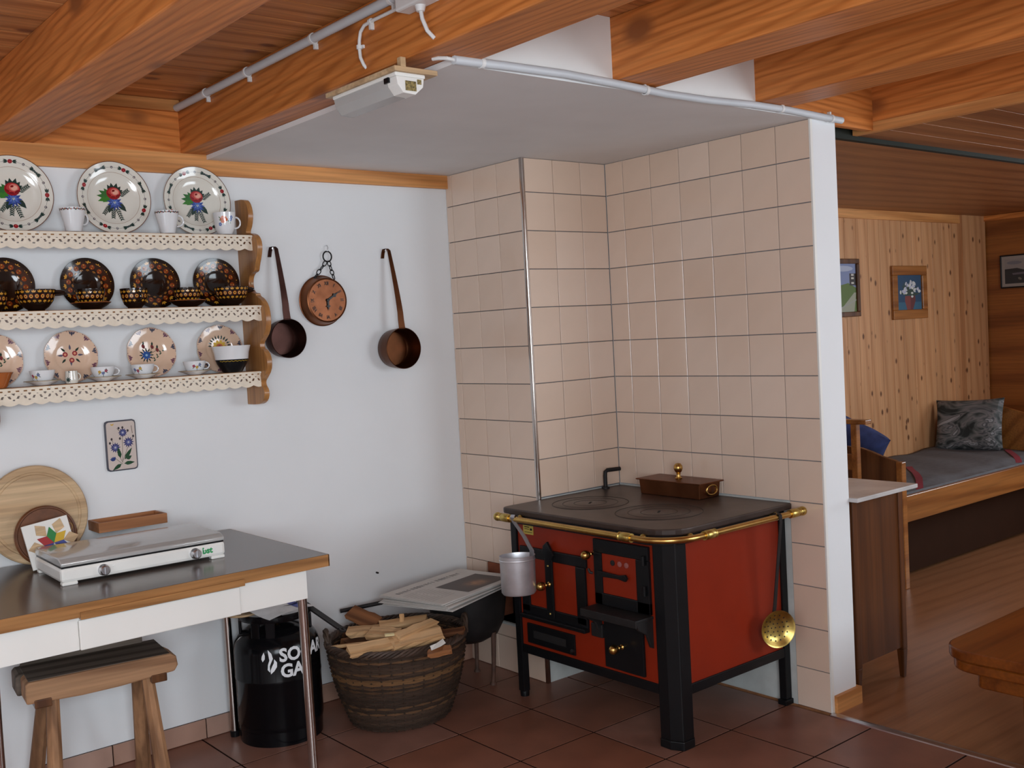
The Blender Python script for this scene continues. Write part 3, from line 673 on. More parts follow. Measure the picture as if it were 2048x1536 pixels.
def saucer(name, x, y, z, prof, t, mat, label, group=None, rimmat=None):
    o = thing(name, label, 'saucer', (x, y, z), (0, 0, 0), group); obj('dish', cup_parts(prof, t, 56), mat, o, w=False)
    r, zz = prof[-1]; obj('rim', MB().lathe([(r - t, zz), (r - t, zz + .0008), (r, zz + .0008), (r + .0004, zz - .001), (r - t, zz)], 56), rimmat or mat, o, w=False); return o
pcs = [(.022, 0), (.024, .003), (.034, .012), (.043, .034), (.046, .060)]
for x, lb in ((-1.990, 'one standing free of the plates'), (-1.662, 'between two standing brown plates')):
    y_ = .403
    saucer('brown_saucer', x, y_, 1.548, [(.030, 0), (.034, .003), (.048, .010), (.060, .019), (.0635, .022)], .003, browng, 'dark brown saucer with orange rim, ' + ('beside the handled bowl' if x < -1.9 else 'between the two plates nearest the scalloped panel'), 'brown saucers', orangeg)
    cup('brown_cup', x, y_, 1.5545, pcs, .003, browng, 'dark brown flowered cup set on the saucer ' + ('beside the handled bowl' if x < -1.9 else 'between the two plates nearest the scalloped panel'), 'brown cups on saucers', 60, (.022, .050), .018, .004, bandpaint(.034, 7, .017, 1.1))
# --- peach plates on the bottom shelf
R3 = .0855
f3 = [(0, .003), (.044, .003), (.050, .0055), (.056, .008), (.070, .010), (R3, .013)]
def lobed(turn):
    m = plate_mesh(f3, R3, .0038, 96); out = []
    for (x, y, z) in m.v:
        u, v = x, y - R3; r = hypot(u, v)
        if r > .07:
            a = math.atan2(v, u); k = 1 + .025 * (abs(sin(a * 5 + turn)) - .6) * (r - .07) / (R3 - .07); u *= k; v *= k
        out.append((u, v + R3, z))
    m.v = out; return m
pp = mesh('peach_plate', lobed(.3)); pp.materials.append(peach)
def peachpaint(kind):
    p = Paint(plate_fn(f3, R3)); PU = srgb(110, 70, 90); DB = srgb(60, 65, 85)
    for i in range(10):
        a = 2 * pi * i / 10 + .2
        for d, s in ((-.09, .7), (0, 1), (.09, .7)): p.leaf(.084 * cos(a + d), .084 * sin(a + d), .016 * s, .0075 * s, a + pi + d * 3, PU if i % 2 else DB)
        for k in range(6): b = a - .2 + .4 * k / 5; p.ell(.0835 * cos(b), .0835 * sin(b), .0022, .0012, b + pi / 2, PU, 6)
    f0 = p.fn; p.fn = lambda u, v, e: f0(u * 1.4, v * 1.4, e)
    if kind == 0:
        for i in range(8): a = i * .785; p.leaf(.016 * cos(a), .004 + .012 * sin(a), .014, .005, a, DGRN if i % 2 else srgb(90, 90, 110))
        for x, y in ((-.012, .006), (.010, .008), (.002, -.008)): p.ell(x, y, .006, .006, 0, srgb(150, 55, 65)); p.ell(x, y, .003, .003, 0, srgb(220, 150, 120))
    if kind == 1:
        for i in range(12): a = i * .5236; p.leaf(-.012 + .009 * cos(a), -.006 + .009 * sin(a), .010, .0035, a, DGRN)
        for i in range(9): a = i * .698; p.leaf(-.012, -.006, .013, .007, a, srgb(40, 85, 150))
        p.ell(-.012, -.006, .003, .003, 0, srgb(140, 180, 210))
        for x, y in ((-.018, .016), (.004, .014), (.016, .006)): p.ell(x, y, .004, .0055, .3, srgb(120, 50, 55)); p.leaf(x, y + .003, .010, .005, 1.5, DGRN); p.line(x, y, -.004, -.004, .001, DGRN)
        for i in range(7): p.leaf(.004 + .004 * i, -.022 + .004 * i, .008, .0035, .6 + (i % 2) * 1.4, srgb(60, 85, 70))
    if kind == 2:
        for i in range(10): a = i * .628; p.ell(.002 + .013 * cos(a), .006 + .011 * sin(a), .006, .004, a, srgb(215, 175, 60))
        p.ell(.002, .006, .009, .008, 0, srgb(190, 95, 50)); p.ell(.002, .006, .004, .004, 0, srgb(140, 50, 40))
        for i in range(11): a = .1 + i * .30; p.leaf(.002 + .021 * cos(a), .007 + .018 * sin(a), .011, .0045, a, DGRN)
    return p
pk = [mesh('painted_decoration', peachpaint(k), False) for k in range(3)]
for x, k, lb in ((-2.277, 1, 'peach scalloped plate behind the small orange-brown bowl'), (-2.042, 0, 'peach scalloped plate with small red flowers behind the tiny jug'), (-1.773, 1, 'peach scalloped plate with a blue flower spray in its centre'), (-1.524, 2, 'peach scalloped plate with a yellow sunflower behind the two-tone bowl')):
    stand_plate('peach_plate', x, .477, 1.312, 6, pp, peach, pk[k], lb, 'peach plates on the bottom shelf').children[0]['kind'] = 'stuff'
tc = [(.017, 0), (.019, .003), (.030, .014), (.0365, .030), (.0385, .043)]
def teaflowers(k):
    def f(p):
        cs = [srgb(160, 70, 90), srgb(200, 160, 70), srgb(110, 120, 160)]
        for i, (u, v) in enumerate(((-.010, .026), (.002, .022), (.012, .030))):
            u += (-.022, .0, -.020, .006)[k]
            for a in range(5): p.ell(u + .003 * cos(a * 1.26), v + .003 * sin(a * 1.26), .003, .0026, a, cs[(i + k) % 3], 8)
            p.leaf(u, v - .004, .009, .003, 3.8 + i, srgb(95, 115, 100)); p.leaf(u, v, .009, .003, -.4 + i, srgb(95, 115, 100))
    return f
ts = [(.022, 0), (.025, .002), (.042, .009), (.0565, .0145)]
for k, (x, hg, lb) in enumerate(((-2.155, 90, 'beside the tiny jug'), (-1.966, 5, 'between the tiny jug and the blue-flowered plate'), (-1.834, 5, 'in front of the blue-flowered plate'), (-1.652, 5, 'between the blue-flowered plate and the two-tone bowl'))):
    saucer('tea_saucer', x, .408, 1.312, ts, .002, white_p, 'flat white porcelain saucer ' + lb, 'white saucers on the bottom shelf', plain('gilt_rim%d' % k, (.35, .27, .16), .3) if k == 0 else MATS['gilt_rim0'])
    cup('tea_cup', x, .408, 1.3165, tc, .0018, white_p, 'low white flowered teacup on the saucer ' + lb, 'white teacups on the bottom shelf', hg, (.014, .038), .018, .0022, teaflowers(k))
def jugp(p):
    p.line(-.010, .012, -.008, .037, .001, DGRN)
    for i in range(7): p.leaf(-.010, .012, .010, .004, i * .9, DGRN)
    p.leaf(-.008, .036, .006, .003, 1.2, DGRN); p.leaf(-.008, .036, .006, .003, .2, BLK)
cup('tiny_jug', -2.068, .402, 1.312, [(.017, 0), (.019, .002), (.0205, .012), (.019, .030), (.0185, .040)], .0016, ivory, 'tiny cream jug with a dark flower in front of a peach plate', None, 15, (.010, .032), .010, .002, jugp, 'jug')
mb_ = thing('two_tone_bowl', 'flared bowl, white above and black with a gold wave below, beside the scalloped panel', 'bowl', (-1.514, .404, 1.312))
bw = [(.032, 0), (.036, .004), (.052, .030), (.058, .046)]; bw2 = [(.058, .046), (.061, .070), (.068, .094)]
obj('lower_body', MB().lathe([(0, 0)] + bw + [(.055, .046), (.048, .030), (.030, .006), (0, .006)], 48), blackpaint, mb_, w=False)
obj('upper_body', MB().lathe(bw2 + [(.0655, .094), (.0585, .070), (.0555, .046), (.058, .046)], 48), white_p, mb_, w=False)
p = Paint(cyl_fn(bw + bw2[1:])); 
for i in range(40):
    u = -.085 + .17 * i / 40; p.line(u, .040 + .0014 * sin(i * 1.6), u + .17 / 40, .040 + .0014 * sin((i + 1) * 1.6), .0014, srgb(200, 165, 60))
obj('gold_wave', p, paintm, mb_, False, w=False)
cup('orange_bowl', -2.290, .408, 1.312, [(.025, 0), (.030, .005), (.044, .038), (.050, .048)], .003, orangeg, 'small orange-brown bowl with dark rim in front of a peach plate', None, 0, hout=0, cat='bowl', pfn=lambda p: (p.line(-.07, .046, .07, .046, .0035, srgb(50, 40, 25)), p.line(-.07, .042, .07, .042, .0012, srgb(190, 160, 70))))

# ------------------------------------------------------------------ hung on the wall
pq = tag(obj('wall_plaque', MB().prism([(.0525 * 1 * sx * a, .086 * sz * b) for sx, sz, seg in ((1, 1, 0), (-1, 1, 1), (-1, -1, 2), (1, -1, 3)) for a, b in [(1, .86), (.955, .955), (.80, 1)][::(1 if seg % 2 == 0 else -1)]], -.010, 0, 'y'), plain('slate_edge', (.06, .06, .08), .3), None, w=False, bevel=.002), 'rectangular ceramic plaque painted with blue cornflowers on the white wall', 'plaque')
pq.location = (-1.894, YB - .0005, 1.087)
obj('glazed_face', MB().prism([(.048 * sx * a, .0815 * sz * b) for sx, sz, seg in ((1, 1, 0), (-1, 1, 1), (-1, -1, 2), (1, -1, 3)) for a, b in [(1, .88), (.96, .96), (.82, 1)][::(1 if seg % 2 == 0 else -1)]], -.0113, -.009, 'y'), plain('pinkish_glaze', (.60, .51, .46), .18, coat=.5), pq, w=False)
p = Paint(lambda u, v, e: Vector((u * 1.08, -.0113 - e, v * 1.08))); NB = srgb(55, 60, 110)
for cx, cz, r in ((.006, .040, .015), (.022, .008, .018), (-.020, -.005, .017)):
    for i in range(12): p.leaf(cx, cz, r, .006, i * .5236, NB)
    for i in range(8): p.leaf(cx, cz, r * .6, .004, i * .785 + .2, srgb(95, 100, 150))
    p.ell(cx, cz, .003, .003, 0, srgb(180, 180, 190))
for x0, z0, x1, z1 in ((.004, .03, .0, -.052), (.02, -.005, .0, -.05), (-.016, -.018, .0, -.055), (-.026, -.035, .0, -.06), (-.026, .010, -.03, .022), (.0, .04, -.012, .055), (.03, .012, .038, .024)): p.line(x0, z0, x1, z1, .0012, srgb(90, 85, 70))
for x, z, l, a in ((-.006, -.040, .036, 1.75), (.006, -.046, .045, .95), (.004, -.058, .034, .05), (-.004, -.058, .034, 3.7), (.012, -.045, .02, .5)): p.leaf(x, z, l, .012, a, srgb(25, 70, 45))
for i in range(5): p.leaf(-.027, -.047, .015, .006, 1.2 + i * .35, srgb(45, 65, 120))
for x, z in ((-.030, .022), (-.036, .010), (-.006, .055), (.006, .056), (.038, .026), (-.004, .022), (.022, .045)): p.ell(x, z, .0032, .0042, 0, srgb(60, 55, 60))
p.leaf(-.026, .065, .008, .004, .8, srgb(200, 160, 60)); p.leaf(-.026, .065, .007, .004, 2.3, srgb(200, 160, 60)); p.line(.036, .035, .034, .060, .0016, srgb(100, 80, 70))
obj('painted_cornflowers', p, paintm, pq, False, w=False)

def hung_pan(x, zc, r, depth, zhook, mat, inmat, label):
    o = thing('hanging_pan', label, 'pan', (x, YB, zc), group='copper pans on the wall')
    y0 = YB - .004
    Rm = Matrix.Translation((x, y0, zc)) @ Matrix.Rotation(radians(90), 4, 'X')     # local z -> -y
    t = .002; pr = [(0, 0), (r * .82, 0), (r * .90, .006), (r * .97, depth * .5), (r, depth), (r + .0015, depth), (r + .0015, depth - .002)]
    pr = [(0, .001), (r * .84, .001), (r * .92, .008), (r * .97, depth * .5), (r, depth)]
    obj('bowl', MB().lathe(pr + [(rr - t, z + (t if i == len(pr) - 1 else t)) for i, (rr, z) in list(enumerate(pr))[:0:-1] if True] + [(0, .004)], 56, Rm), mat, o)
    # flat handle from the rim up to the hook, tapering, curling over the nail
    yr = y0 - depth + .004; zt = zhook
    path = [(x, yr, zc + r - .004), (x - .002, yr + .002, zc + r + .03)]
    n = 9
    for i in range(1, n + 1):
        q = i / n; path.append((x - .002 - .006 * q, yr + (YB - .030 - yr) * q ** 1.3, zc + r + .03 + (zt - zc - r - .03) * q))
    path += [(path[-1][0] - .004, YB - .022, zt + .008), (path[-1][0] - .010, YB - .010, zt + .006), (path[-1][0] - .012, YB - .004, zt - .010), (path[-1][0] - .016, YB - .004, zt - .030)]
    m = MB(); k = len(path); vs = []
    for i, pt in enumerate(path):
        wdt = .013 * (1 - .55 * min(1, i / (n + 1))) + .0015; wdt = max(wdt, .0055); vs += [(pt[0] - wdt, pt[1] - .001, pt[2]), (pt[0] + wdt, pt[1] - .001, pt[2]), (pt[0] + wdt, pt[1] + .0016, pt[2] + .0005), (pt[0] - wdt, pt[1] + .0016, pt[2] + .0005)]
    fs = [(0, 3, 2, 1), tuple(4 * (k - 1) + j for j in range(4))] + [(4 * i + j, 4 * i + (j + 1) % 4, 4 * i + 4 + (j + 1) % 4, 4 * i + 4 + j) for i in range(k - 1) for j in range(4)]
    obj('handle', MB().add(vs, fs), mat, o, True, ang=50)
    nx = path[-4][0]
    nl = thing('nail', 'small steel nail in the white wall carrying ' + ('the dark pan' if mat is dkcopper else 'the brown copper pan'), 'nail', (nx - .006, YB, zt), group='wall nails')
    obj('shank', MB().tube([(nx - .006, YB, zt), (nx - .006, YB - .024, zt + .001)], .0022, 8), steel, nl); obj('head', MB().lathe([(0, .002), (.0045, .002), (.0045, 0), (0, 0)], 12, Matrix.Translation((nx - .006, YB - .024, zt + .001)) @ Matrix.Rotation(radians(90), 4, 'X')), steel, nl)
hung_pan(-1.270, 1.4225, .0735, .068, 1.760, dkcopper, dkcopper, 'dark tarnished copper pan with long flat handle hanging beside the scalloped panel')
hung_pan(-.770, 1.360, .083, .082, 1.757, pancopper, pancopper, 'brown copper pan with long flat handle hanging beside the tiled chimney')

ck = thing('wall_clock', 'round hammered copper wall clock with Roman numerals hanging from a ring and chain', 'clock', (-1.085, YB, 1.565))
CK = Matrix.Translation((-1.085, YB - .002, 1.562)) @ Matrix.Rotation(radians(90), 4, 'X')
obj('case', MB().lathe([(0, .001), (.094, .001), (.0965, .004), (.0965, .008), (.0935, .011), (.090, .030), (.086, .047), (.082, .049), (.080, .046), (0, .046)], 64, CK), brcopper, ck)
obj('dial', MB().lathe([(.080, .0462), (.080, .0472), (0, .0490)], 64, CK), copper, ck)
obj('rope_edge', MB().tube([CK @ Vector((.0965 * cos(a), .0965 * sin(a), .006)) for a in [2 * pi * i / 72 for i in range(72)]], .0025, 6, True), copper, ck)
def text_mesh(s, size, off=0.0, res=3):
    cu = bpy.data.curves.new('txt', 'FONT'); cu.body = s; cu.size = size; cu.offset = off; cu.align_x = 'CENTER'; cu.align_y = 'CENTER'; cu.resolution_u = res
    o = bpy.data.objects.new('txt', cu); COL.objects.link(o); dg = bpy.context.evaluated_depsgraph_get(); dg.update(); e = o.evaluated_get(dg); me = e.to_mesh()
    vs = [tuple(v.co) for v in me.vertices]; fs = [tuple(q.vertices) for q in me.polygons]; e.to_mesh_clear(); bpy.data.objects.remove(o); bpy.data.curves.remove(cu); return vs, fs
for i, nmr in enumerate(('XII', 'I', 'II', 'III', 'IIII', 'V', 'VI', 'VII', 'VIII', 'IX', 'X', 'XI')):
    a = pi / 2 - i * pi / 6; vs, fs = text_mesh(nmr, .019, .0003); m = MB()
    m.add([CK @ (Matrix.Rotation(a - pi / 2, 4, 'Z') @ Vector((v[0] * .8, v[1] + .064, .0492))) for v in vs], fs); obj('numeral', m, MATS.get('dark_numeral') or plain('dark_numeral', (.05, .022, .015), .5), ck, False)
def hand(a, l, w, nm):
    pts = [(-.006, -.01), (w * .4, 0), (w * .3, l * .5), (w * .9, l * .58), (w * .3, l * .68), (0, l), (-w * .3, l * .68), (-w * .9, l * .58), (-w * .3, l * .5), (-w * .4, 0)][1:]
    m = MB().prism(pts, .052, .0535, 'z'); m.xf(CK @ Matrix.Rotation(a - pi / 2, 4, 'Z')); obj(nm, m, blackpaint, ck, False)
hand(radians(32), .060, .010, 'minute_hand'); hand(radians(-88), .040, .011, 'hour_hand')
obj('hand_hub', MB().lathe([(.006, .049), (.006, .055), (0, .056)], 16, CK), blackpaint, ck)
rc = Vector((-1.052, YB - .012, 1.733))
obj('ring', MB().tube([rc + Vector((.0185 * cos(a), 0, .0200 * sin(a))) for a in [2 * pi * i / 32 for i in range(32)]], .0028, 8, True), blackpaint, ck)
def link(p0, p1, flat):
    p0, p1 = Vector(p0), Vector(p1); d = (p1 - p0).normalized(); L_ = (p1 - p0).length / 2 + .002; c = (p0 + p1) / 2; s = Vector((0, 1, 0)).cross(d).normalized() if flat else Vector((0, 1, 0))
    return MB().tube([c + d * L_ * cos(a) * (1 if abs(cos(a)) > .5 else 1) + s * .0062 * sin(a) * 1.15 for a in [2 * pi * i / 20 for i in range(20)]], .0019, 6, True)
for sx, top, bot in ((-1, (-1.058, YB - .012, 1.714), (-1.118, YB - .018, 1.648)), (1, (-1.048, YB - .012, 1.714), (-1.032, YB - .020, 1.645))):
    A, B = Vector(top), Vector(bot)
    for i in range(4): obj('chain_link', link(A.lerp(B, i / 4), A.lerp(B, (i + 1) / 4), i % 2 == 0), blackpaint, ck)
nl = thing('nail', 'small bent steel hook in the white wall carrying the copper clock', 'nail', (-1.052, YB, 1.752), group='wall nails')
obj('hook', MB().tube([(-1.052, YB, 1.775), (-1.050, YB - .010, 1.777), (-1.049, YB - .016, 1.768), (-1.052, YB - .014, 1.754), (-1.056, YB - .008, 1.750)], .0016, 6), steel, nl)
tag(obj('wall_nail', MB().tube([at(753, 1145, y=YB), at(753, 1145, y=YB) + Vector((0, -.012, 0))], .004, 8), castiron), 'single dark nail stub low on the white wall above the newspapers', 'nail')
# ------------------------------------------------------------------ kitchen table
TZ = .742; TX0, TX1, TY0, TY1 = -2.575, -1.530, -.235, .480
tb = thing('kitchen_table', 'kitchen table with grey-brown top, white apron and chrome tube legs', 'table', (-2.05, .12, 0))
obj('tabletop', MB().box(TX0 + .002, TX1 - .002, TY0 + .002, TY1, TZ - .034, TZ), tabletop_m, tb, False)
obj('edge_band', MB().box(TX0, TX1, TY0 - .001, TY0 + .0025, TZ - .037, TZ - .0006).box(TX1 - .0025, TX1 + .001, TY0 - .001, TY1, TZ - .037, TZ - .0006).box(TX0 - .001, TX0 + .0025, TY0 - .001, TY1, TZ - .037, TZ - .0006), edgew, tb, False)
AY = TY0 + .022
obj('apron', MB().box(-2.492, -2.285, AY, AY + .016, .613, TZ - .034).box(-1.822, -1.600, AY, AY + .016, .613, TZ - .034).box(-2.285, -1.822, AY, AY + .016, .690, TZ - .034), whitelam, tb, False)
obj('apron', MB().box(-1.616, -1.600, AY + .016, TY1 - .03, .613, TZ - .034), whitelam, tb, False)
obj('apron', MB().box(-2.492, -2.476, AY + .016, TY1 - .03, .613, TZ - .034), whitelam, tb, False)
obj('apron', MB().box(-2.476, -1.616, TY1 - .046, TY1 - .03, .613, TZ - .034), whitelam, tb, False)
dr = obj('drawer', MB().box(-2.284, -1.823, AY - .008, AY + .010, .612, .694), whitelam, tb, False, .003)
obj('drawer_strip', MB().box(-2.284, -1.815, TY0 - .006, TY0 + .012, .699, .719), edgew, dr, False, .001)
obj('drawer_box', MB().box(-2.27, -1.84, AY + .012, .30, .620, .688), beech, dr, False)
for x, y in ((-1.611, -.196), (-1.585, .438), (-2.497, -.196), (-2.47, .438)):
    sx = 1 if x > -2 else -1
    leg = obj('leg', MB().tube([(x, y, .70), (x + .004 * sx, y, .02)], .0145, 16), chrome, tb)
    obj('foot_cap', MB().lathe([(0, 0), (.016, 0), (.017, .02), (.0145, .022)], 16, Matrix.Translation((x + .004 * sx, y, 0))), blackpaint, leg)

# ------------------------------------------------------------------ hotplate
hp = thing('hotplate', 'white double electric hotplate with closed grey lid on the table', 'hotplate', (-2.0, .16, TZ))
hr = radians(-1.5); HM = Matrix.Translation((-2.004, .152, TZ)) @ Matrix.Rotation(hr, 4, 'Z')
hw, hd = .247, .142
def HP(mb): return mb.xf(HM)
obj('base', HP(MB().box(-hw, hw, -hd, hd, .008, .052)), cream, hp, False, .010)
for sx in (-1, 1):
    for sy in (-1, 1): obj('foot', HP(MB().box(sx * hw * .90 - .022, sx * hw * .90 + .022, sy * hd * .90 - .012, sy * hd * .90 + .012, 0, .010)), cream, hp, False, .003)
obj('seam', HP(MB().box(-hw + .004, hw - .004, -hd + .004, hd - .004, .050, .056)), blackpaint, hp, False)
lid = obj('lid', HP(MB().prism([(-hd, .055), (hd, .055), (hd, .070), (hd - .010, .078), (-hd + .030, .078), (-hd + .012, .072), (-hd, .066)], -hw + .002, hw - .002, 'x')), hotlid, hp, True, .003, ang=25)
for kx in (-.128, .148):
    km = HM @ Matrix.Translation((kx, -hd, .029)) @ Matrix.Rotation(radians(90), 4, 'X')
    kn = obj('knob', MB().lathe([(.0165, 0), (.0165, .004), (.0150, .006), (.0145, .018), (.0115, .021), (0, .021)], 24, km), steel, hp)
    obj('knob_marker', MB().box(-.0015, .0015, -.010, .010, .021, .0225).xf(km), steel, kn, False)
    obj('pilot_light', MB().lathe([(.003, 0), (.003, .002), (0, .003)], 10, HM @ Matrix.Translation((kx + .030, -hd, .036)) @ Matrix.Rotation(radians(90), 4, 'X')), cream, hp)
vs, fs = text_mesh('bst', .026, .0012); obj('lettering', MB().add([HM @ Vector((v[0] + .188, -hd - .0006, v[1] + .031)) for v in vs], fs), greenprint, hp, False)
obj('power_cord', MB().tube([HM @ Vector(q) for q in ((.22, hd - .004, .030), (.25, hd + .03, .034), (.29, hd + .055, .036), (.325, hd + .050, .030), (.35, hd + .035, .016), (.365, hd + .03, .006), (.33, hd + .09, .0045), (.20, hd + .15, .0045))], .0045, 8), cablem, hp)

# ------------------------------------------------------------------ boards, trivet, wooden box
def lean_disc(name, x, y, z, R, t, lean, mat, label, cat='board', prof=None, rz=0):
    o = obj(name, MB().lathe(prof or [(0, 0), (R - .004, 0), (R, .004), (R, t - .005), (R - .005, t), (0, t)], 72).xf(Matrix.Translation((0, R, 0))), mat, None, w=False)
    o.location = (x, y, z); o.rotation_euler = (radians(90 - lean), 0, radians(rz)); return tag(o, label, cat)
RB_ = .158
cb = lean_disc('round_cutting_board', -2.196, .418, TZ + .001, RB_, .018, 11, beech, 'large round pale wooden cutting board leaning on the wall', 'cutting board',
   [(0, 0), (RB_ - .004, 0), (RB_, .004), (RB_, .013), (RB_ - .004, .018), (RB_ - .022, .018), (RB_ - .024, .0155), (RB_ - .030, .0155), (RB_ - .032, .018), (0, .018)])
R5 = .095
rd = lean_disc('round_trivet', -2.186, .372, TZ + .001, R5, .010, 11, plain('dark_burnt_wood', (.13, .045, .015), .4, var=.4, nscale=20, coat=.3), 'small round dark-brown wooden plate with gold scrolls leaning on the cutting board', 'plate')
p = Paint(lambda u, v, e: Vector((u, v + R5, .0102 + e))); GO = srgb(165, 130, 70)
for cx, cy, s in ((-.050, -.010, 1), (-.046, -.036, -1), (-.030, -.058, 1), (.056, .045, 1), (.070, .020, -1), (.074, -.008, 1)):
    pr_ = None
    for i in range(22):
        a = i / 21 * 4.6; r = .004 + .009 * i / 21; q = (cx + s * r * cos(a), cy + r * sin(a) * 1.2)
        if pr_: p.line(*pr_, *q, .0022, GO)
        pr_ = q
p.ring(R5 - .010, R5 - .008, srgb(70, 35, 15), 60)
obj('gold_scrolls', p, paintm, rd, False, w=False)
tv = obj('star_tile', MB().box(-.070, .070, 0, .140, 0, .008), whitelam, None, False, .001, w=False)
tv.location = (-2.183, .316, TZ + .012); tv.rotation_euler = (radians(76), radians(0), radians(2)); tv.rotation_mode = 'XYZ'
tag(tv, 'square white trivet board with a star of coloured wooden rhombs behind the hotplate', 'trivet')
tv.rotation_euler = (Matrix.Rotation(radians(2), 3, 'Z') @ Matrix.Rotation(radians(76), 3, 'X') @ Matrix.Rotation(radians(7), 3, 'Z')).to_euler()
def rhomb(cx, cy, a, l, half): return [(cx, cy), (cx + l * cos(a - half), cy + l * sin(a - half)), (cx + l * cos(a - half) + l * cos(a + half), cy + l * sin(a - half) + l * sin(a + half)), (cx + l * cos(a + half), cy + l * sin(a + half))]
cols = [srgb(35, 125, 60), srgb(205, 165, 40), srgb(60, 70, 140), srgb(200, 200, 190), srgb(60, 70, 140), srgb(160, 35, 40)]
for i in range(6):
    a = radians(92 - 60 * i); mat_ = plain('star_inlay_%d' % i, cols[i], .5)
    obj('inner_rhomb', MB().prism(rhomb(.010, .066, a, .030, radians(30)), .008, .0105, 'z'), mat_, tv, False, .0004, w=False)
    a2 = a + radians(30); c0 = (.010 + .030 * cos(a2), .066 + .030 * sin(a2))
    obj('outer_rhomb', MB().prism(rhomb(c0[0], c0[1], a2, .031, radians(38)), .008, .0105, 'z'), beech, tv, False, .0004, w=False)
wbx = thing('wooden_box', 'narrow open reddish wooden box fixed to the wall behind the hotplate', 'box', (-1.894, .46, .80))
bx0, bx1, by0, by1, bz0, bz1 = -2.020, -1.790, .395, YB - .001, .815, .848
obj('box_front', MB().box(bx0, bx1, by0, by0 + .009, bz0, bz1), boxw, wbx, False, .001); obj('box_back', MB().box(bx0, bx1, by1 - .008, by1, bz0, bz1), boxw, wbx, False, .001)
for a in (bx0, bx1 - .009): obj('box_end', MB().box(a, a + .009, by0 + .009, by1 - .008, bz0, bz1), boxw, wbx, False, .001)
obj('box_bottom', MB().box(bx0 + .009, bx1 - .009, by0 + .009, by1 - .008, bz0, bz0 + .006), boxw, wbx, False)

# ------------------------------------------------------------------ stool
st = thing('rustic_stool', 'worn rustic wooden stool with four splayed legs under the kitchen table', 'stool', (-2.11, .25, 0), (0, 0, radians(-7)))
SZ = .452
fr = [(-.215, SZ - .008), (-.205, SZ), (.205, SZ), (.222, SZ - .012), (.226, SZ - .040), (.215, SZ - .058), (.05, SZ - .070), (-.06, SZ - .072), (-.215, SZ - .066)]
obj('seat_plank', MB().prism(fr, -.125, -.020, 'y'), stoolw, st, False, .006, w=False)
obj('seat_plank', MB().prism([(a - .012, b) for a, b in fr], -.018, .085, 'y'), greyw, st, False, .006, w=False)
obj('seat_surface', MB().box(-.205, .203, -.118, .080, SZ - .004, SZ + .0015), greyw, st, False, .001, w=False)
obj('back_rail', MB().box(-.20, .165, .070, .095, SZ - .02, SZ + .038), greyw, st, False, .004, w=False)
for sx in (-1, 1):
    cx0 = .150 * sx - (.02 if sx < 0 else -.015)
    obj('cleat', MB().box(cx0 - .024, cx0 + .024, -.128, .080, SZ - .082, SZ - .056), darkw, st, False, .003, w=False)
    for sy, y0 in ((-1, -.085), (1, .055)):
        top = Vector((.138 * sx, y0, SZ - .06)); bot = Vector((.160 * sx - (.02 if sx < 0 and sy > 0 else 0), y0 + (.105 if sy > 0 else -.055), 0)); d = (bot - top).normalized(); m = MB(); u = Vector((1, 0, 0)); u = (u - d * u.dot(d)).normalized(); v = d.cross(u)
        vs = [];
        for q, hw_ in ((0, .019), (1, .026)):
            c = top.lerp(bot, q)
            for a in range(8): an = a * pi / 4 + pi / 8; vs.append(c + (u * cos(an) + v * sin(an)) * hw_)
        vs = [Vector((p_.x, p_.y, max(0, p_.z) if i >= 8 else p_.z)) for i, p_ in enumerate(vs)]
        obj('leg', m.add(vs, [tuple(range(8))[::-1], tuple(range(8, 16))] + [(k, (k + 1) % 8, 8 + (k + 1) % 8, 8 + k) for k in range(8)]), stoollegw, st, False, .002, w=False)

# ------------------------------------------------------------------ gas bottle
GX, GY, GR = -1.444, .340, .152
gb_ = thing('gas_bottle', 'black gas bottle with white lettering and flame emblem under the table corner', 'gas bottle', (GX, GY, 0))
GM = Matrix.Translation((GX, GY, 0))
obj('body', MB().lathe([(0, .03), (.10, .012), (.125, .012), (GR - .012, .02), (GR - .004, .05), (GR, .07), (GR, .222), (GR + .0012, .225), (GR + .0012, .231), (GR, .234), (GR, .325), (GR - .006, .352), (GR - .022, .376), (GR - .055, .398), (.05, .408), (0, .410)], 64, GM), bottleblack, gb_)
obj('foot_ring', MB().lathe([(GR - .012, 0), (GR - .006, 0), (GR - .004, .05), (GR - .010, .05), (GR - .012, 0)], 64, GM), bottleblack, gb_)
obj('collar_ring', MB().lathe([(.118, .434), (.128, .432), (.131, .440), (.130, .452), (.124, .456), (.118, .450), (.118, .434)], 56, GM), bottleblack, gb_)
for a in (-150, -30, 60, 150, 235):
    c, s = cos(radians(a)), sin(radians(a)); obj('collar_post', MB().obox((GX + .123 * c, GY + .123 * s, .412), (.010, .034, .07), Matrix.Rotation(radians(a), 3, 'Z')), bottleblack, gb_, False, .003)
obj('valve', MB().lathe([(.02, .405), (.02, .43), (.014, .432), (.014, .452), (.022, .454), (.022, .466), (0, .466)], 20, GM), brass, gb_)
A0 = math.atan2(CAM.y - GY, CAM.x - GX)          # direction of the lettering's middle
def wrap(m, vs, fs, u0, z0):
    out = []
    for v in vs:
        a = A0 + (v[0] + u0) / GR; out.append((GX + (GR + .0008) * cos(a), GY + (GR + .0008) * sin(a), z0 + v[1]))
    return m.add(out, fs)
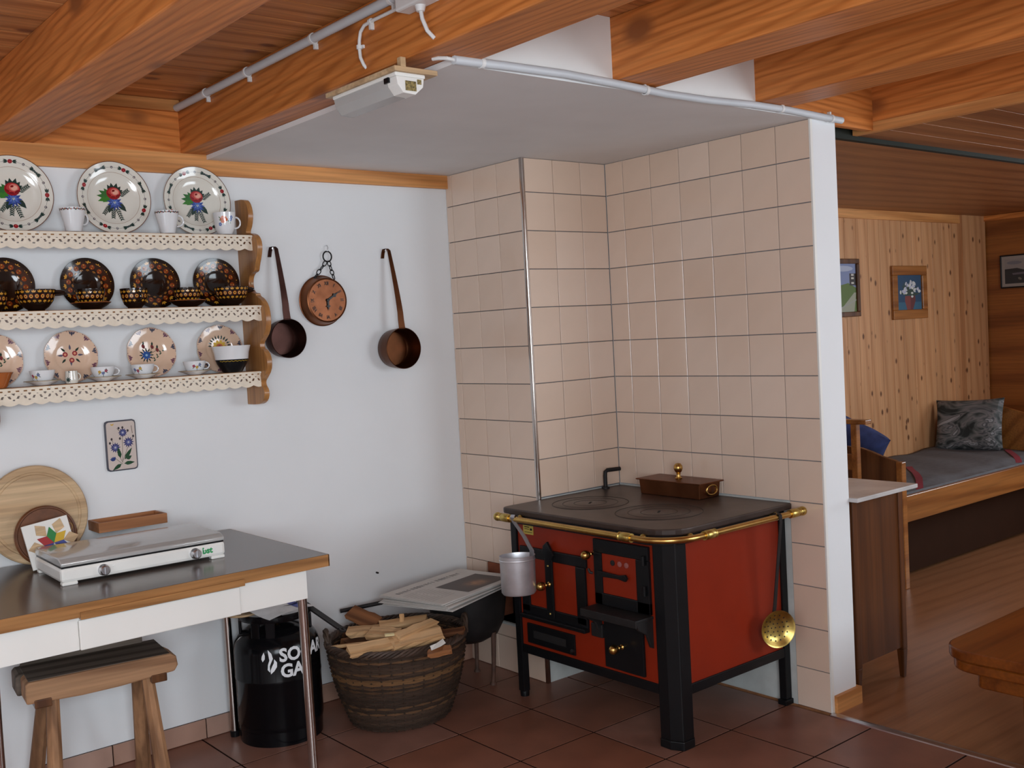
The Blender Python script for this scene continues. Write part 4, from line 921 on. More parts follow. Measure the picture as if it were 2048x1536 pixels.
def densify(vs, fs):
    bm = bmesh.new(); [bm.verts.new(v) for v in vs]; bm.verts.ensure_lookup_table()
    for f in fs:
        try: bm.faces.new([bm.verts[i] for i in f])
        except Exception: pass
    bmesh.ops.triangulate(bm, faces=bm.faces); bmesh.ops.subdivide_edges(bm, edges=[e for e in bm.edges if e.calc_length() > .012], cuts=2); bmesh.ops.triangulate(bm, faces=bm.faces)
    bm.verts.index_update(); r = ([tuple(v.co) for v in bm.verts], [tuple(v.index for v in f.verts) for f in bm.faces]); bm.free(); return r
def lettering(s, size, width, left, z):
    vs, fs = text_mesh(s, size, .0022); x0 = min(v[0] for v in vs); x1 = max(v[0] for v in vs); k = width / (x1 - x0)
    vs = [((v[0] - x0) * k, v[1], 0) for v in vs]; return wrap(MB(), *densify(vs, fs), left, z)
obj('lettering', lettering('SOCAR', .064, .200, .006, .322), whitepaint, gb_, False)
obj('lettering', lettering('GAS', .064, .112, .008, .266), whitepaint, gb_, False)
fl = [[(-.012, .040), (-.019, .028), (-.012, .014), (-.006, -.002), (-.012, -.018), (-.006, -.034), (-.018, -.030), (-.026, -.012), (-.022, .004), (-.024, .020)],
      [(-.002, .046), (.010, .032), (.014, .014), (.006, -.002), (-.001, -.018), (.002, -.034), (-.006, -.024), (-.004, -.006), (.003, .012), (-.001, .030)],
      [(.018, .012), (.027, .000), (.026, -.016), (.016, -.030), (.004, -.040), (.004, -.026), (.010, -.012), (.016, -.002)]]
fl[0] = [(-.016, .038), (-.013, .026), (-.014, .014), (-.022, .004), (-.026, .014), (-.024, .024)]
m = MB()
for q in fl:
    cx = sum(a for a, b in q) / len(q); cy = sum(b for a, b in q) / len(q)
    wrap(m, *densify([(cx, cy, 0)] + [(a, b, 0) for a, b in q], [(0, 1 + i, 1 + (i + 1) % len(q)) for i in range(len(q))]), -.030, .302)
obj('flame_emblem', m, whitepaint, gb_, False)
fpn = thing('frying_pan', 'black iron frying pan with holed flat handle lying on the gas bottle', 'pan', (GX + .02, GY + .03, .456))
FM = Matrix.Translation((GX + .022, GY + .03, .457))
obj('pan_dish', MB().lathe([(0, .002), (.070, .002), (.088, .014), (.091, .014), (.072, 0), (0, 0)], 40, FM), castiron, fpn)
h0 = Vector((GX + .085, GY - .020, .474)); h1 = at(690, 1263, y=.115); d = (h1 - h0); L_ = d.length; d.normalize(); sd = d.cross(Vector((0, 0, 1))).normalized(); up = sd.cross(d)
hm = Matrix((( *[d.x, sd.x, up.x], h0.x), (d.y, sd.y, up.y, h0.y), (d.z, sd.z, up.z, h0.z), (0, 0, 0, 1)))
n = 12; wv = .013; endc = L_ - .013
outer = [(0, -wv), (endc, -wv)] + [(endc + wv * sin(pi * i / n), -wv * cos(pi * i / n)) for i in range(1, n)] + [(endc, wv), (0, wv)]
m = MB(); hole_ = [(endc + .005 * cos(2 * pi * i / 12), .005 * sin(2 * pi * i / 12)) for i in range(12)]
# handle blade with a real hole at its end
def blade(z):
    return z
ring_o = [(endc + wv * cos(2 * pi * i / 24), wv * sin(2 * pi * i / 24)) for i in range(24)]; ring_i = [(endc + .0055 * cos(2 * pi * i / 24), .0055 * sin(2 * pi * i / 24)) for i in range(24)]
vs = []; 
for z in (-.003, .003): vs += [(a, b, z) for a, b in ring_o] + [(a, b, z) for a, b in ring_i]
fs = []
for i in range(24):
    j = (i + 1) % 24; fs += [(48 + i, 48 + j, 72 + j, 72 + i), (i, 24 + i, 24 + j, j), (i, j, 48 + j, 48 + i), (24 + i, 72 + i, 72 + j, 24 + j)]
m.add(vs, fs).box(-.02, endc - wv * .85, -wv, wv, -.003, .003); m.xf(hm); obj('handle', m, castiron, fpn, False)
LM = Matrix.Translation((GX - .012, GY - .015, .476)) @ Matrix.Rotation(radians(14), 4, 'Z') @ Matrix.Rotation(radians(9), 4, 'X')
def leaf_z(x, y): return .010 * cos(x * 14) + .004 * sin(y * 25) - .004
m = MB(); mb2 = MB(); nx, ny = 16, 12
for mm, x0, x1, lift in ((m, -.105, .105, 0), (mb2, .035, .075, .0008)):
    vs = [(x0 + (x1 - x0) * i / nx, -.105 + .21 * j / ny, leaf_z(x0 + (x1 - x0) * i / nx, -.105 + .21 * j / ny) + lift) for i in range(nx + 1) for j in range(ny + 1)]
    mm.add([LM @ Vector(v) for v in vs], [(i * (ny + 1) + j, (i + 1) * (ny + 1) + j, (i + 1) * (ny + 1) + j + 1, i * (ny + 1) + j + 1) for i in range(nx) for j in range(ny)])
lf = tag(obj('leaflet', m, plain('white_leaflet_paper', (.66, .66, .67), .6, var=.12, nscale=25), None), 'curved white leaflet with blue stripe lying on the gas bottle', 'leaflet')
obj('blue_stripe', mb2, plain('blue_print', (.07, .09, .32), .6), lf)
tag(obj('round_board', MB().lathe([(0, 0), (.06, 0), (.063, .003), (.060, .007), (0, .007)], 40, Matrix.Translation((GX - .115, GY + .02, .4565))), beech, None), 'pale thin round board edge on the gas bottle beneath the apron', 'board')

# ------------------------------------------------------------------ log basket
KX, KY = -1.050, .155
bk = thing('log_basket', 'dark brown wicker log basket with paler band, filled with firewood', 'basket', (KX, KY, 0))
def kr(z): 
    t = z / .30; return .178 + .075 * (1 - max(0, 1 - t) ** 1.7)
SXK, SYK = 1.03, .93
NS = 40; rows_ = 40; m = MB()
def kp(r, a, z): return (KX + SXK * r * cos(a), KY + SYK * r * sin(a), z)
for j in range(rows_):
    z = .010 + .285 * j / (rows_ - 1); rr = kr(z); light = .60 < j / rows_ < .70
    for w_ in range(1):
        base = (.17, .085, .034) if light else (.046, .026, .016); q = random.uniform(.65, 1.35)
        if not light and random.random() < .14: base = (.11, .055, .025)
        pts = [kp(rr + (.0042 if (i + j) % 2 else -.0042) + random.uniform(-.001, .001), 2 * pi * (i + .5 * 0) / NS, z + random.uniform(-.001, .001)) for i in range(NS)]
        m.tube(pts, .0042, 5, True, tuple(c * q for c in base))
obj('weave', m, wickerm, bk)
m = MB()
for i in range(NS):
    a = 2 * pi * i / NS; m.tube([kp(kr(z), a, z) for z in (.004, .08, .16, .24, .302)], .0032, 5, False, (.04, .023, .014))
obj('stakes', m, wickerm, bk)
m = MB()
for k in range(5):      # twisted border
    ph = 2 * pi * k / 5
    pts = [kp(kr(.30) + .009 * cos(ph + 14 * 2 * pi * i / 140), 2 * pi * i / 140, .302 + .010 * sin(ph + 14 * 2 * pi * i / 140)) for i in range(140)]
    q = random.uniform(.7, 1.5); m.tube(pts, .0055, 5, True, (.05 * q, .028 * q, .018 * q))
obj('border', m, wickerm, bk)
obj('bottom', MB().lathe([(0, .004), (.176, .004), (.176, .012), (0, .012)], 40).xf(Matrix.Translation((KX, KY, 0)) @ Matrix.Diagonal((SXK, SYK, 1, 1))), barkw, bk)
for a0 in (radians(152), radians(-28)):
    m = MB()
    for k in range(3):
        ph = 2 * pi * k / 3; pts = []
        for i in range(25):
            t = i / 24; a = a0 + (t - .5) * .42; lift = .052 * sin(pi * t); pts.append(kp(kr(.30) + .004 + .006 * cos(ph + 9 * t), a, .296 + lift + .006 * sin(ph + 9 * t)))
        m.tube(pts, .0055, 6, False, (.055, .032, .02))
    obj('handle', m, wickerm, bk)

def log(p0, p1, w, t, mat, label, roll=0, split=0.0, group='firewood in the basket', name='firewood_log'):
    p0, p1 = Vector(p0), Vector(p1); d = p1 - p0; l = d.length; d.normalize(); up = Vector((0, 0, 1)); s = d.cross(up).normalized(); up = s.cross(d); Rr = Matrix.Rotation(roll, 3, d)
    s = Rr @ s; up = Rr @ up; n = 6; vs = []; rg = random.Random(hash((round(p0.x, 3), round(p1.y, 3), 5)) & 0xffff)
    cs = [(-.5, -.5), (.5, -.5), (.5 + .05, .1), (.5 - split, .5), (-.5 + split, .5), (-.5 - .04, .05)]
    for k in range(n):
        q = k / (n - 1); c = p0.lerp(p1, q); jt = [(rg.uniform(-.06, .06), rg.uniform(-.08, .08)) for _ in cs]
        sk = rg.uniform(-.02, .02) if k in (0, n - 1) else 0
        for (a, b), (ja, jb_) in zip(cs, jt): vs.append(c + s * (a + ja) * w + up * (b + jb_) * t + d * (sk + (rg.uniform(-.008, .008) if k in (0, n - 1) else 0)))
    fs = [tuple(range(6))[::-1], tuple(6 * (n - 1) + i for i in range(6))] + [(6 * k + i, 6 * k + (i + 1) % 6, 6 * k + 6 + (i + 1) % 6, 6 * k + 6 + i) for k in range(n - 1) for i in range(6)]
    c = (p0 + p1) / 2; m_ = Matrix((d, s, up)).transposed().to_4x4(); inv = m_.inverted()
    o = obj(name, MB().add([inv @ (Vector(v) - c) for v in vs], fs), mat, None, False, w=False); o.matrix_world = Matrix.Translation(c) @ m_
    return tag(o, label, 'log', group)
Z = .318
log((KX - .18, KY - .05, .268), (KX + .16, KY - .10, .262), .085, .075, barkw, 'bark-covered log lying along the front inside of the basket', .4)
log((KX - .17, KY + .07, .262), (KX + .17, KY + .06, .262), .09, .075, barkw, 'bark-covered log deep in the middle of the basket', .2)
log((KX - .12, KY + .165, .262), (KX + .15, KY + .163, .262), .085, .07, barkw, 'bark-covered log along the back inside of the basket', .1)
log((KX - .16, KY + .01, .175), (KX + .17, KY - .02, .175), .12, .08, barkw, 'bark-covered log at the bottom of the basket pile', .1)
log(at(700, 1304, z=.318), at(800, 1284, z=.322), .055, .020, splitw, 'long pale split log resting on the front basket rim', .35)
log(at(785, 1290, z=.318), at(880, 1268, z=.325), .062, .022, splitw, 'broad pale split log pointing at the newspapers', .35)
log(at(688, 1266, z=.330), at(757, 1259, z=.330), .060, .022, splitw, 'short clean pinkish split block beside the pan handle', .1)
log(at(745, 1266, z=.335), at(800, 1268, z=.335), .058, .020, splitw, 'stubby split block bearing the cream label', .2)
log(at(757, 1252, z=.344), at(850, 1240, z=.352), .042, .018, splitw, 'pale split stick lying highest on the firewood pile', .3)
log(at(790, 1276, z=.338), at(862, 1247, z=.350), .040, .018, splitw, 'pale split stick crossing under the highest stick', .3)
log(at(706, 1226, z=.365), at(760, 1250, z=.335), .062, .012, barkw, 'flat dark bark slab sticking out behind the pale blocks', .5)
log(at(804, 1246, z=.350), at(803, 1224, z=.385), .016, .010, splitw, 'thin upright splinter at the back of the firewood')
log(at(672, 1293, z=.312), at(726, 1287, z=.318), .012, .010, splitw, 'thin orange splinter beside the basket handle')
log(at(888, 1266, z=.312), at(938, 1259, z=.325), .040, .014, barkw, 'flat brown stick poking over the basket rim near the newspapers', .2)
log(at(866, 1306, z=.300), at(908, 1297, z=.306), .034, .020, boxw, 'short reddish offcut by the front basket rim', .2)
sc = MB(); c0 = at(875, 1290, z=.322)
sc.add([c0 + Vector(q) for q in ((-.035, -.012, -.008), (0, -.020, .0), (.030, -.008, .002), (.034, .014, .012), (.004, .010, .004), (-.028, .006, .002))], [(0, 1, 4, 5), (1, 2, 3, 4)])
o = tag(obj('paper_scrap', sc, whitelam, None, False), 'crumpled white paper scrap among the firewood', 'paper'); sd = o.modifiers.new('t', 'SOLIDIFY'); sd.thickness = .001
o = tag(obj('paper_label', MB().obox(at(779, 1269, z=.3485), (.034, .028, .004), Matrix.Rotation(-.5, 3, 'Z')).obox(at(779, 1269, z=.3505), (.034, .003, .004), Matrix.Rotation(-.5, 3, 'Z')), plain('cream_label', (.72, .60, .33), .7), None, False), 'small cream paper label lying on a split block', 'label')

# ------------------------------------------------------------------ iron pan on legs and newspapers
QX, QY = -.636, .266
sp = thing('footed_iron_pan', 'deep black iron pan on three legs with long bar handle beside the basket', 'pan', (QX, QY, 0))
QM = Matrix.Translation((QX, QY, 0))
obj('bowl', MB().lathe([(0, .175), (.07, .180), (.115, .205), (.140, .25), (.150, .32), (.158, .398), (.163, .400), (.156, .32), (.146, .248), (.12, .198), (.07, .170), (0, .165)], 48, QM), castiron, sp)
obj('handle', MB().tube([(QX - .145, QY + .06, .372), (QX - .22, QY + .10, .370), (QX - .46, QY + .185, .354), (QX - .475, QY + .19, .353)], [.009, .009, .008, .008], 10), castiron, sp)
for a in (-75, 40, 165):
    c, s = cos(radians(a)), sin(radians(a))
    lg = obj('leg', MB().tube([(QX + .125 * c, QY + .125 * s, .215), (QX + .118 * c, QY + .118 * s, .09), (QX + .11 * c, QY + .11 * s, .006)], [.011, .009, .008], 10), plain('rusty_iron', (.09, .045, .03), .7, var=.3, nscale=30) if a == -75 else MATS['rusty_iron'], sp)
    obj('foot', MB().lathe([(0, 0), (.014, 0), (.012, .008), (.008, .012)], 14, Matrix.Translation((QX + .11 * c, QY + .11 * s, 0))), MATS['rusty_iron'], lg)
NC = Vector((-.775, .178, .0)); zc = .4025
nlab = ['folded newspaper with a colour photo lying on top of the pile', 'folded newspaper directly below the photo page', 'folded newspaper in the middle of the pile', 'folded newspaper near the bottom of the pile', 'folded newspaper lying directly on the iron pan']
for i in range(5):
    th = .0055; an = radians(17 + (4 - i) * 1.6 - 3); ox = (.004, -.006, .003, .008, -.004)[i]; oy = (-.002, .004, -.008, .003, -.006)[i]
    o = thing('newspaper', nlab[4 - i], 'newspaper', (NC.x + ox, NC.y + oy, zc + i * (th + .0012)), (0, 0, an), 'newspaper pile')
    m = MB(); Lx, Wy = .242, .158
    for k in range(3): m.prism([(-Wy, k * .002), (Wy - .003 * k, k * .002), (Wy - .003 * k, k * .002 + .0012), (-Wy, k * .002 + .0012)], -Lx + .002 * k, Lx - .004 * k, 'x')
    m.tube([(-Lx, -Wy, .0025), (Lx - .004, -Wy, .0025)], .0028, 8)
    obj('sheets', m, paperm, o, False, w=False)
    if i == 4:
        p = Paint(lambda u, v, e: Vector((u, v, .0054 + e)))
        N_ = 26
        ph = MB(); nx, ny = 22, 12; rg = random.Random(3)
        for a in range(nx):
            for b in range(ny):
                u0, u1, v0, v1 = -.06 + .25 * a / nx, -.06 + .25 * (a + 1) / nx, -.135 + .165 * b / ny, -.135 + .165 * (b + 1) / ny
                g = math.exp(-((a / nx - .5) ** 2 / .03 + (b / ny - .35) ** 2 / .04)); c_ = Vector((.10, .085, .08)).lerp(Vector((.42, .22, .12)), min(1, g * rg.uniform(.5, 1.2)))
                ph.add([(u0, v0, .0056), (u1, v0, .0056), (u1, v1, .0056), (u0, v1, .0056)], [(0, 1, 2, 3)], tuple(c_))
        obj('front_page_photo', ph, flatpaint, o, False, w=False)
        x_ = -.20
        while x_ < .16:
            w_ = rg.uniform(.008, .017); p.line(x_, .085, x_, .108, .0035, srgb(60, 60, 62)); p.line(x_, .106, x_ + w_ * .6, .106, .003, srgb(60, 60, 62)) if rg.random() < .6 else None; p.line(x_ + w_ * .6, .085, x_ + w_ * .6, .108, .003, srgb(60, 60, 62)) if rg.random() < .7 else None; x_ += w_ + .008
        for k in range(9):
            for c_ in (-.22, -.15): p.line(c_, .05 - .018 * k, c_ + .06, .05 - .018 * k, .002, srgb(150, 148, 145))
        obj('headline_print', p, flatpaint, o, False, w=False)
# ------------------------------------------------------------------ wood-fired cooking stove
sv = thing('cooking_stove', 'red and black wood-fired cooking stove with brass rail against the tiled wall', 'stove', (-.31, -.42, 0))
FX = -.610; FY = -.820; RT = .704
def so(n, m, mat, bevel=.0, par=None, smooth=False): return obj(n, m, mat, par or sv, smooth, bevel)
# body
so('body', MB().box(FX + .012, -.012, FY + .012, -.022, .19, RT), blackpaint)
so('front_panel', MB().box(FX, FX + .012, -.752, -.048, .206, .690), redenam)
so('side_panel', MB().box(-.545, -.026, FY, FY + .012, .206, .690), redenam)
so('top_band', MB().box(FX - .006, -.004, -.76, -.014, .680, .722).box(-.55, -.004, FY - .006, -.014, .680, .722), blackpaint)
so('bottom_rail', MB().box(FX - .006, FX + .02, -.752, -.016, .176, .209), blackpaint, .002)
so('bottom_rail', MB().box(-.548, -.004, FY - .006, FY + .02, .176, .209), blackpaint, .002)
# octagonal corner post, angle legs
oc = [(FX - .008, -.748), (FX - .008, -.796), (FX + .016, FY - .008), (-.588, FY - .008 - .004), (-.560, FY - .010), (-.540, FY - .006), (-.540, -.748)]
oc = [(FX - .008, -.748), (FX - .008, -.792), (FX + .012, FY - .012), (-.548, FY - .012), (-.538, FY - .004), (-.538, -.748)]
so('corner_post', MB().prism(oc, .030, .705, 'z'), blackpaint, .003)
so('post_foot', MB().prism([(a + (a + .575) * .03, b + (b + .79) * .05) for a, b in oc], 0, .030, 'z'), blackpaint, .003)
so('leg', MB().box(FX - .008, FX + .022, -.046, -.014, .02, .70), blackpaint, .002)
so('foot', MB().lathe([(0, 0), (.017, 0), (.018, .020), (.012, .034), (.012, .05)], 18, Matrix.Translation((FX + .008, -.030, 0))), blackpaint, 0, None, True)
so('leg', MB().box(-.034, -.002, FY - .008, FY + .022, .02, .70), blackpaint, .002)
so('foot', MB().box(-.045, .0, FY - .014, FY + .024, 0, .020), blackpaint, .003)
so('leg', MB().box(-.034, -.004, -.046, -.016, 0, .20), blackpaint)
# hob plate with rounded front corners and two ring sets
hx0, hx1, hy0, hy1 = -.655, -.004, -.862, -.004
def rc_(cx, cy, r, a0, a1, n=8): return [(cx + r * cos(radians(a0 + (a1 - a0) * i / n)), cy + r * sin(radians(a0 + (a1 - a0) * i / n))) for i in range(n + 1)]
hob_p = rc_(hx0 + .11, hy0 + .11, .11, 180, 270) + [(hx1, hy0), (hx1, hy1)] + rc_(hx0 + .03, hy1 - .03, .03, 90, 180, 5)
def inset(p, d): 
    cx = sum(a for a, b in p) / len(p); cy = sum(b for a, b in p) / len(p); return [(cx + (a - cx) * (1 - d / .33), cy + (b - cy) * (1 - d / .43)) for a, b in p]
so('hob_plate', MB().prism(hob_p, .716, .738, 'z'), hobiron, .005)
skirt_p = inset(hob_p, .022); so('hob_skirt', MB().prism(skirt_p, .682, .717, 'z'), blackpaint, .002)
for cx, cy, rs in ((-.40, -.235, (.145, .105, .062)), (-.40, -.585, (.155, .11, .065))):
    for r in rs:
        so('hob_ring', MB().lathe([(r - .0016, .7382), (r - .0008, .7392), (r + .0008, .7392), (r + .0016, .7382)], 72, Matrix.Translation((cx, cy, 0))), castiron, 0, None, True)
    so('ring_lid', MB().lathe([(0, .7386), (rs[0] - .004, .7386), (rs[0] - .003, .7380)], 72, Matrix.Translation((cx, cy, 0))), hobiron, 0, None, True)
    so('lid_slot', MB().obox((cx, cy, .7388), (.035, .008, .0012), Matrix.Rotation(.6, 3, 'Z')), soot)
# oven door (left) with its black frame
def FB(x, y0, y1, z0, z1, t): return MB().box(FX - t, FX + .004, y0, y1, z0, z1)
fr_ = MB()
for y0, y1, z0, z1 in ((-.428, -.066, .553, .593), (-.420, -.372, .345, .553), (-.113, -.068, .345, .553), (-.424, -.068, .335, .372)): fr_.box(FX - .012, FX, y0, y1, z0, z1)
od = so('oven_door', fr_, blackpaint, .003)
so('door_panel', MB().box(FX - .006, FX, -.372, -.113, .372, .553), redenam, 0, od)
so('latch_bar', MB().box(FX - .020, FX - .012, -.256, -.216, .345, .600), blackpaint, .003, od)
so('latch_head', MB().prism([(-.268, .580), (-.236, .628), (-.214, .612), (-.206, .585), (-.222, .560), (-.254, .560)], FX - .022, FX - .012, 'x'), blackpaint, .002, od)
for z in (.538, .36): so('rivet', MB().ball((FX - .020, -.236, z), .0045, 8), dullbrass, 0, od, True)
def knob(y, z, x0, par, r=.0165):
    M_ = Matrix.Translation((x0, y, z)) @ Matrix.Rotation(radians(-90), 4, 'Y')
    return so('knob', MB().lathe([(.009, 0), (.0095, .003), (.0055, .007), (.005, .016), (.0075, .018), (.0075, .020), (.0055, .022), (r * .62, .026), (r * .95, .034), (r, .042), (r * .9, .050), (r * .55, .057), (0, .060)], 24, M_), brass, 0, par, True)
knob(-.236, .470, FX - .018, od)
so('oven_sill', MB().box(FX - .030, FX - .002, -.425, -.068, .322, .337), blackpaint, .003, od)
# fire door (right)
fd_ = MB()
for y0, y1, z0, z1 in ((-.732, -.472, .620, .668), (-.732, -.674, .438, .620), (-.510, -.472, .438, .620), (-.732, -.472, .438, .480)): fd_.box(FX - .014, FX, y0, y1, z0, z1)
fd = so('fire_door', fd_, blackpaint, .003)
so('door_panel', MB().box(FX - .008, FX, -.674, -.510, .480, .620), redenam, 0, fd)
for y in (-.562, -.596, -.628):
    so('air_disc', MB().lathe([(.0095, 0), (.0095, .003), (.007, .004), (0, .0035)], 18, Matrix.Translation((FX - .008, y, .592)) @ Matrix.Rotation(radians(-90), 4, 'Y')), castiron if y > -.57 else plain('dull_red_disc', (.30, .10, .09), .5) if y > -.6 else MATS['dull_red_disc'], 0, fd, True)
so('latch', MB().prism([(-.500, .560), (-.500, .540), (-.60, .543), (-.632, .538), (-.640, .551), (-.630, .562), (-.60, .556)], FX - .024, FX - .014, 'x'), blackpaint, .002, fd)
so('latch_catch', MB().tube([(FX - .018, -.470, .545), (FX - .024, -.462, .548), (FX - .024, -.455, .560)], .005, 8), castiron, 0, fd, True)
for z in (.622, .520): so('hinge', MB().tube([(FX - .020, -.716, z - .016), (FX - .020, -.716, z + .016)], .007, 10), blackpaint, 0, fd, True)
knob(-.463, .612, FX, sv)
# ash shelf and brackets
sh = so('ash_shelf', MB().box(FX - .085, FX, -.735, -.470, .424, .436), castiron, .003)
so('shelf_lip', MB().box(FX - .088, FX - .080, -.735, -.470, .410, .436), castiron, .002, sh)
for y in (-.725, -.482): so('shelf_bracket', MB().prism([(FX, .425), (FX - .08, .425), (FX - .07, .400), (FX - .03, .375), (FX - .012, .330), (FX, .325)], y - .006, y + .006, 'y'), castiron, .002, sh)
# ash door and air box
ad = so('ash_door', MB().box(FX - .012, FX, -.690, -.505, .220, .420), blackpaint, .003); knob(-.592, .306, FX - .012, ad)
ab = so('air_slide', MB().box(FX - .008, FX, -.345, -.083, .222, .298), blackpaint, .002)
so('air_slot', MB().box(FX - .0095, FX - .008, -.300, -.120, .246, .274), soot, 0, ab)
so('slide_grip', MB().tube([(FX - .008, -.342, .240), (FX - .028, -.348, .242), (FX - .032, -.356, .250)], .006, 8), castiron, 0, ab, True)
so('hinge_tab', MB().box(FX - .016, FX, -.500, -.445, .318, .366), castiron, .003)
st_ = so('sticker', MB().box(FX - .0012, FX, -.140, -.082, .638, .672), plain('yellow_sticker', (.50, .36, .06), .5))
so('sticker_print', MB().box(FX - .0016, FX - .001, -.134, -.122, .654, .662).box(FX - .0016, FX - .001, -.118, -.090, .664, .667).box(FX - .0016, FX - .001, -.116, -.09, .657, .659).box(FX - .0016, FX - .001, -.134, -.09, .645, .647), soot, 0, st_)
# damper handle on the hob
so('damper_handle', MB().tube([(-.112, -.028, .736), (-.112, -.028, .790), (-.110, -.0285, .806), (-.100, -.030, .812), (-.04, -.044, .812)], .0085, 12), castiron, 0, None, True)
so('damper_collar', MB().lathe([(.016, .738), (.016, .744), (.010, .746)], 18, Matrix.Translation((-.112, -.028, 0))), castiron, 0, None, True)
# brass rail around the front and side
RZ_ = .714; rx, ry = -.705, -.908
rail = so('brass_rail', MB().tube([(rx, -.075, RZ_), (rx, -.30, RZ_), (rx, -.72, RZ_), (rx, -.775, RZ_)] + [(rx + .13 - .13 * cos(radians(a)), -.778 - .13 * sin(radians(a)), RZ_) for a in range(8, 90, 9)] + [(-.57, ry, RZ_), (-.30, ry, RZ_), (-.035, ry, RZ_)], .0105, 14), brass, 0, None, True)
def ferrule(p, axis, l=.055, end=0):
    R = Matrix.Rotation(radians(90), 4, 'X') if axis == 'y' else Matrix.Rotation(radians(90), 4, 'Y')
    pr = [(.0105, -l / 2), (.015, -l / 2), (.015, -l / 2 + .004), (.0125, -l / 2 + .007), (.0155, -l / 2 + .012), (.0155, l / 2 - .012), (.0125, l / 2 - .007), (.015, l / 2 - .004), (.015, l / 2), (.0105, l / 2)]
    so('ferrule', MB().lathe(pr, 20, Matrix.Translation(p) @ R), dullbrass, 0, rail, True)
ferrule((rx, -.715, RZ_), 'y'); ferrule((rx, -.095, RZ_), 'y'); ferrule((-.515, ry, RZ_), 'x'); ferrule((-.055, ry, RZ_), 'x')
for p_ in ((rx, -.050, RZ_), (-.008, ry, RZ_)): so('finial', MB().ball(p_, .0165, 10).lathe([(.0105, -.02), (.0105, .02)], 12, Matrix.Translation(p_)) if 0 else MB().ball(p_, .0165, 10), dullbrass, 0, rail, True)
for a, b in (((rx, -.125, RZ_), (FX - .01, -.125, .706)), ((rx, -.755, RZ_), (FX - .01, -.745, .706)), ((-.560, ry, RZ_), (-.560, FY - .01, .706)), ((-.105, ry, RZ_), (-.105, FY - .01, .706))):
    so('rail_bracket', MB().tube([a, b], .006, 10), dullbrass, 0, rail, True); c = Vector(a).lerp(Vector(b), .55); so('bracket_ball', MB().ball(c, .0115, 10), dullbrass, 0, rail, True)

# copper water tank lid standing on the hob
cbx = thing('copper_box', 'flat copper water box with ball-knobbed lid on the stove top', 'box', (-.075, -.39, .739))
def tr4(x0, x1, y0, y1, z0, z1, d): 
    return MB().add([(x0 + d, y0 + d, z0), (x1 - d, y0 + d, z0), (x1 - d, y1 - d, z0), (x0 + d, y1 - d, z0), (x0, y0, z1), (x1, y0, z1), (x1, y1, z1), (x0, y1, z1)], [(0, 3, 2, 1), (4, 5, 6, 7), (0, 1, 5, 4), (1, 2, 6, 5), (2, 3, 7, 6), (3, 0, 4, 7)])
obj('box_body', tr4(-.136, -.014, -.548, -.242, .7385, .795, .004), brcopper, cbx, False, .002)
obj('lid', MB().box(-.145, -.005, -.560, -.232, .795, .800), copper, cbx, False, .0015)
obj('lid_knob', MB().lathe([(.013, .800), (.014, .804), (.009, .808), (.007, .818), (.010, .820), (.007, .823), (.013, .829), (.0175, .840), (.0165, .851), (.010, .860), (0, .8625)], 24, Matrix.Translation((-.078, -.398, 0))), brass, cbx)
obj('ring_handle', MB().tube([(-.075 + .030 * cos(a), -.553 - .004, .770 + .018 * sin(a)) for a in [2 * pi * i / 28 for i in range(28)]], .0035, 8, True), brass, cbx)
obj('ring_plate', MB().lathe([(0, .004), (.022, .003), (.026, 0)], 20, Matrix.Translation((-.075, -.545, .770)) @ Matrix.Rotation(radians(90), 4, 'X')), brcopper, cbx)

# aluminium ladle cup hooked on the rail
al = thing('aluminium_dipper', 'oval aluminium dipper cup hooked on the brass rail in front of the oven door', 'dipper', (rx - .02, -.18, .446))
ac = Vector((-.732, -.185, 0)); m = MB()
prf = [(0, .448), (.078, .448), (.086, .456), (.088, .585), (.090, .590), (.087, .590), (.085, .585), (.083, .458), (0, .453)]
m.lathe([(r, z) for r, z in prf], 44); m.xf(Matrix.Translation(ac) @ Matrix.Rotation(radians(-35), 4, 'Z') @ Matrix.Diagonal((.74, .56, 1, 1))); obj('cup', m, alu, al)
obj('band', MB().lathe([(.0885, .572), (.0905, .574), (.0885, .577)], 44).xf(Matrix.Translation(ac) @ Matrix.Rotation(radians(-35), 4, 'Z') @ Matrix.Diagonal((.74, .56, 1, 1))), alu, al)
pth = [Vector(q) for q in ((-.694, -.222, .560), (-.692, -.222, .605), (-.702, -.195, .655), (-.712, -.155, .705), (-.716, -.148, .722), (-.708, -.145, .730), (-.696, -.143, .727), (-.690, -.143, .715))]
m = MB(); vs = []; 
for q in pth: 
    w_ = Vector((.25, -1, 0)).normalized() * .009; vs += [q - w_ + Vector((-.0012, 0, 0)), q + w_ + Vector((-.0012, 0, 0)), q + w_ + Vector((.0012, 0, .001)), q - w_ + Vector((.0012, 0, .001))]
k = len(pth); obj('handle', m.add(vs, [(0, 3, 2, 1), tuple(4 * (k - 1) + j for j in range(4))] + [(4 * i + j, 4 * i + (j + 1) % 4, 4 * i + 4 + (j + 1) % 4, 4 * i + 4 + j) for i in range(k - 1) for j in range(4)]), steel, al)

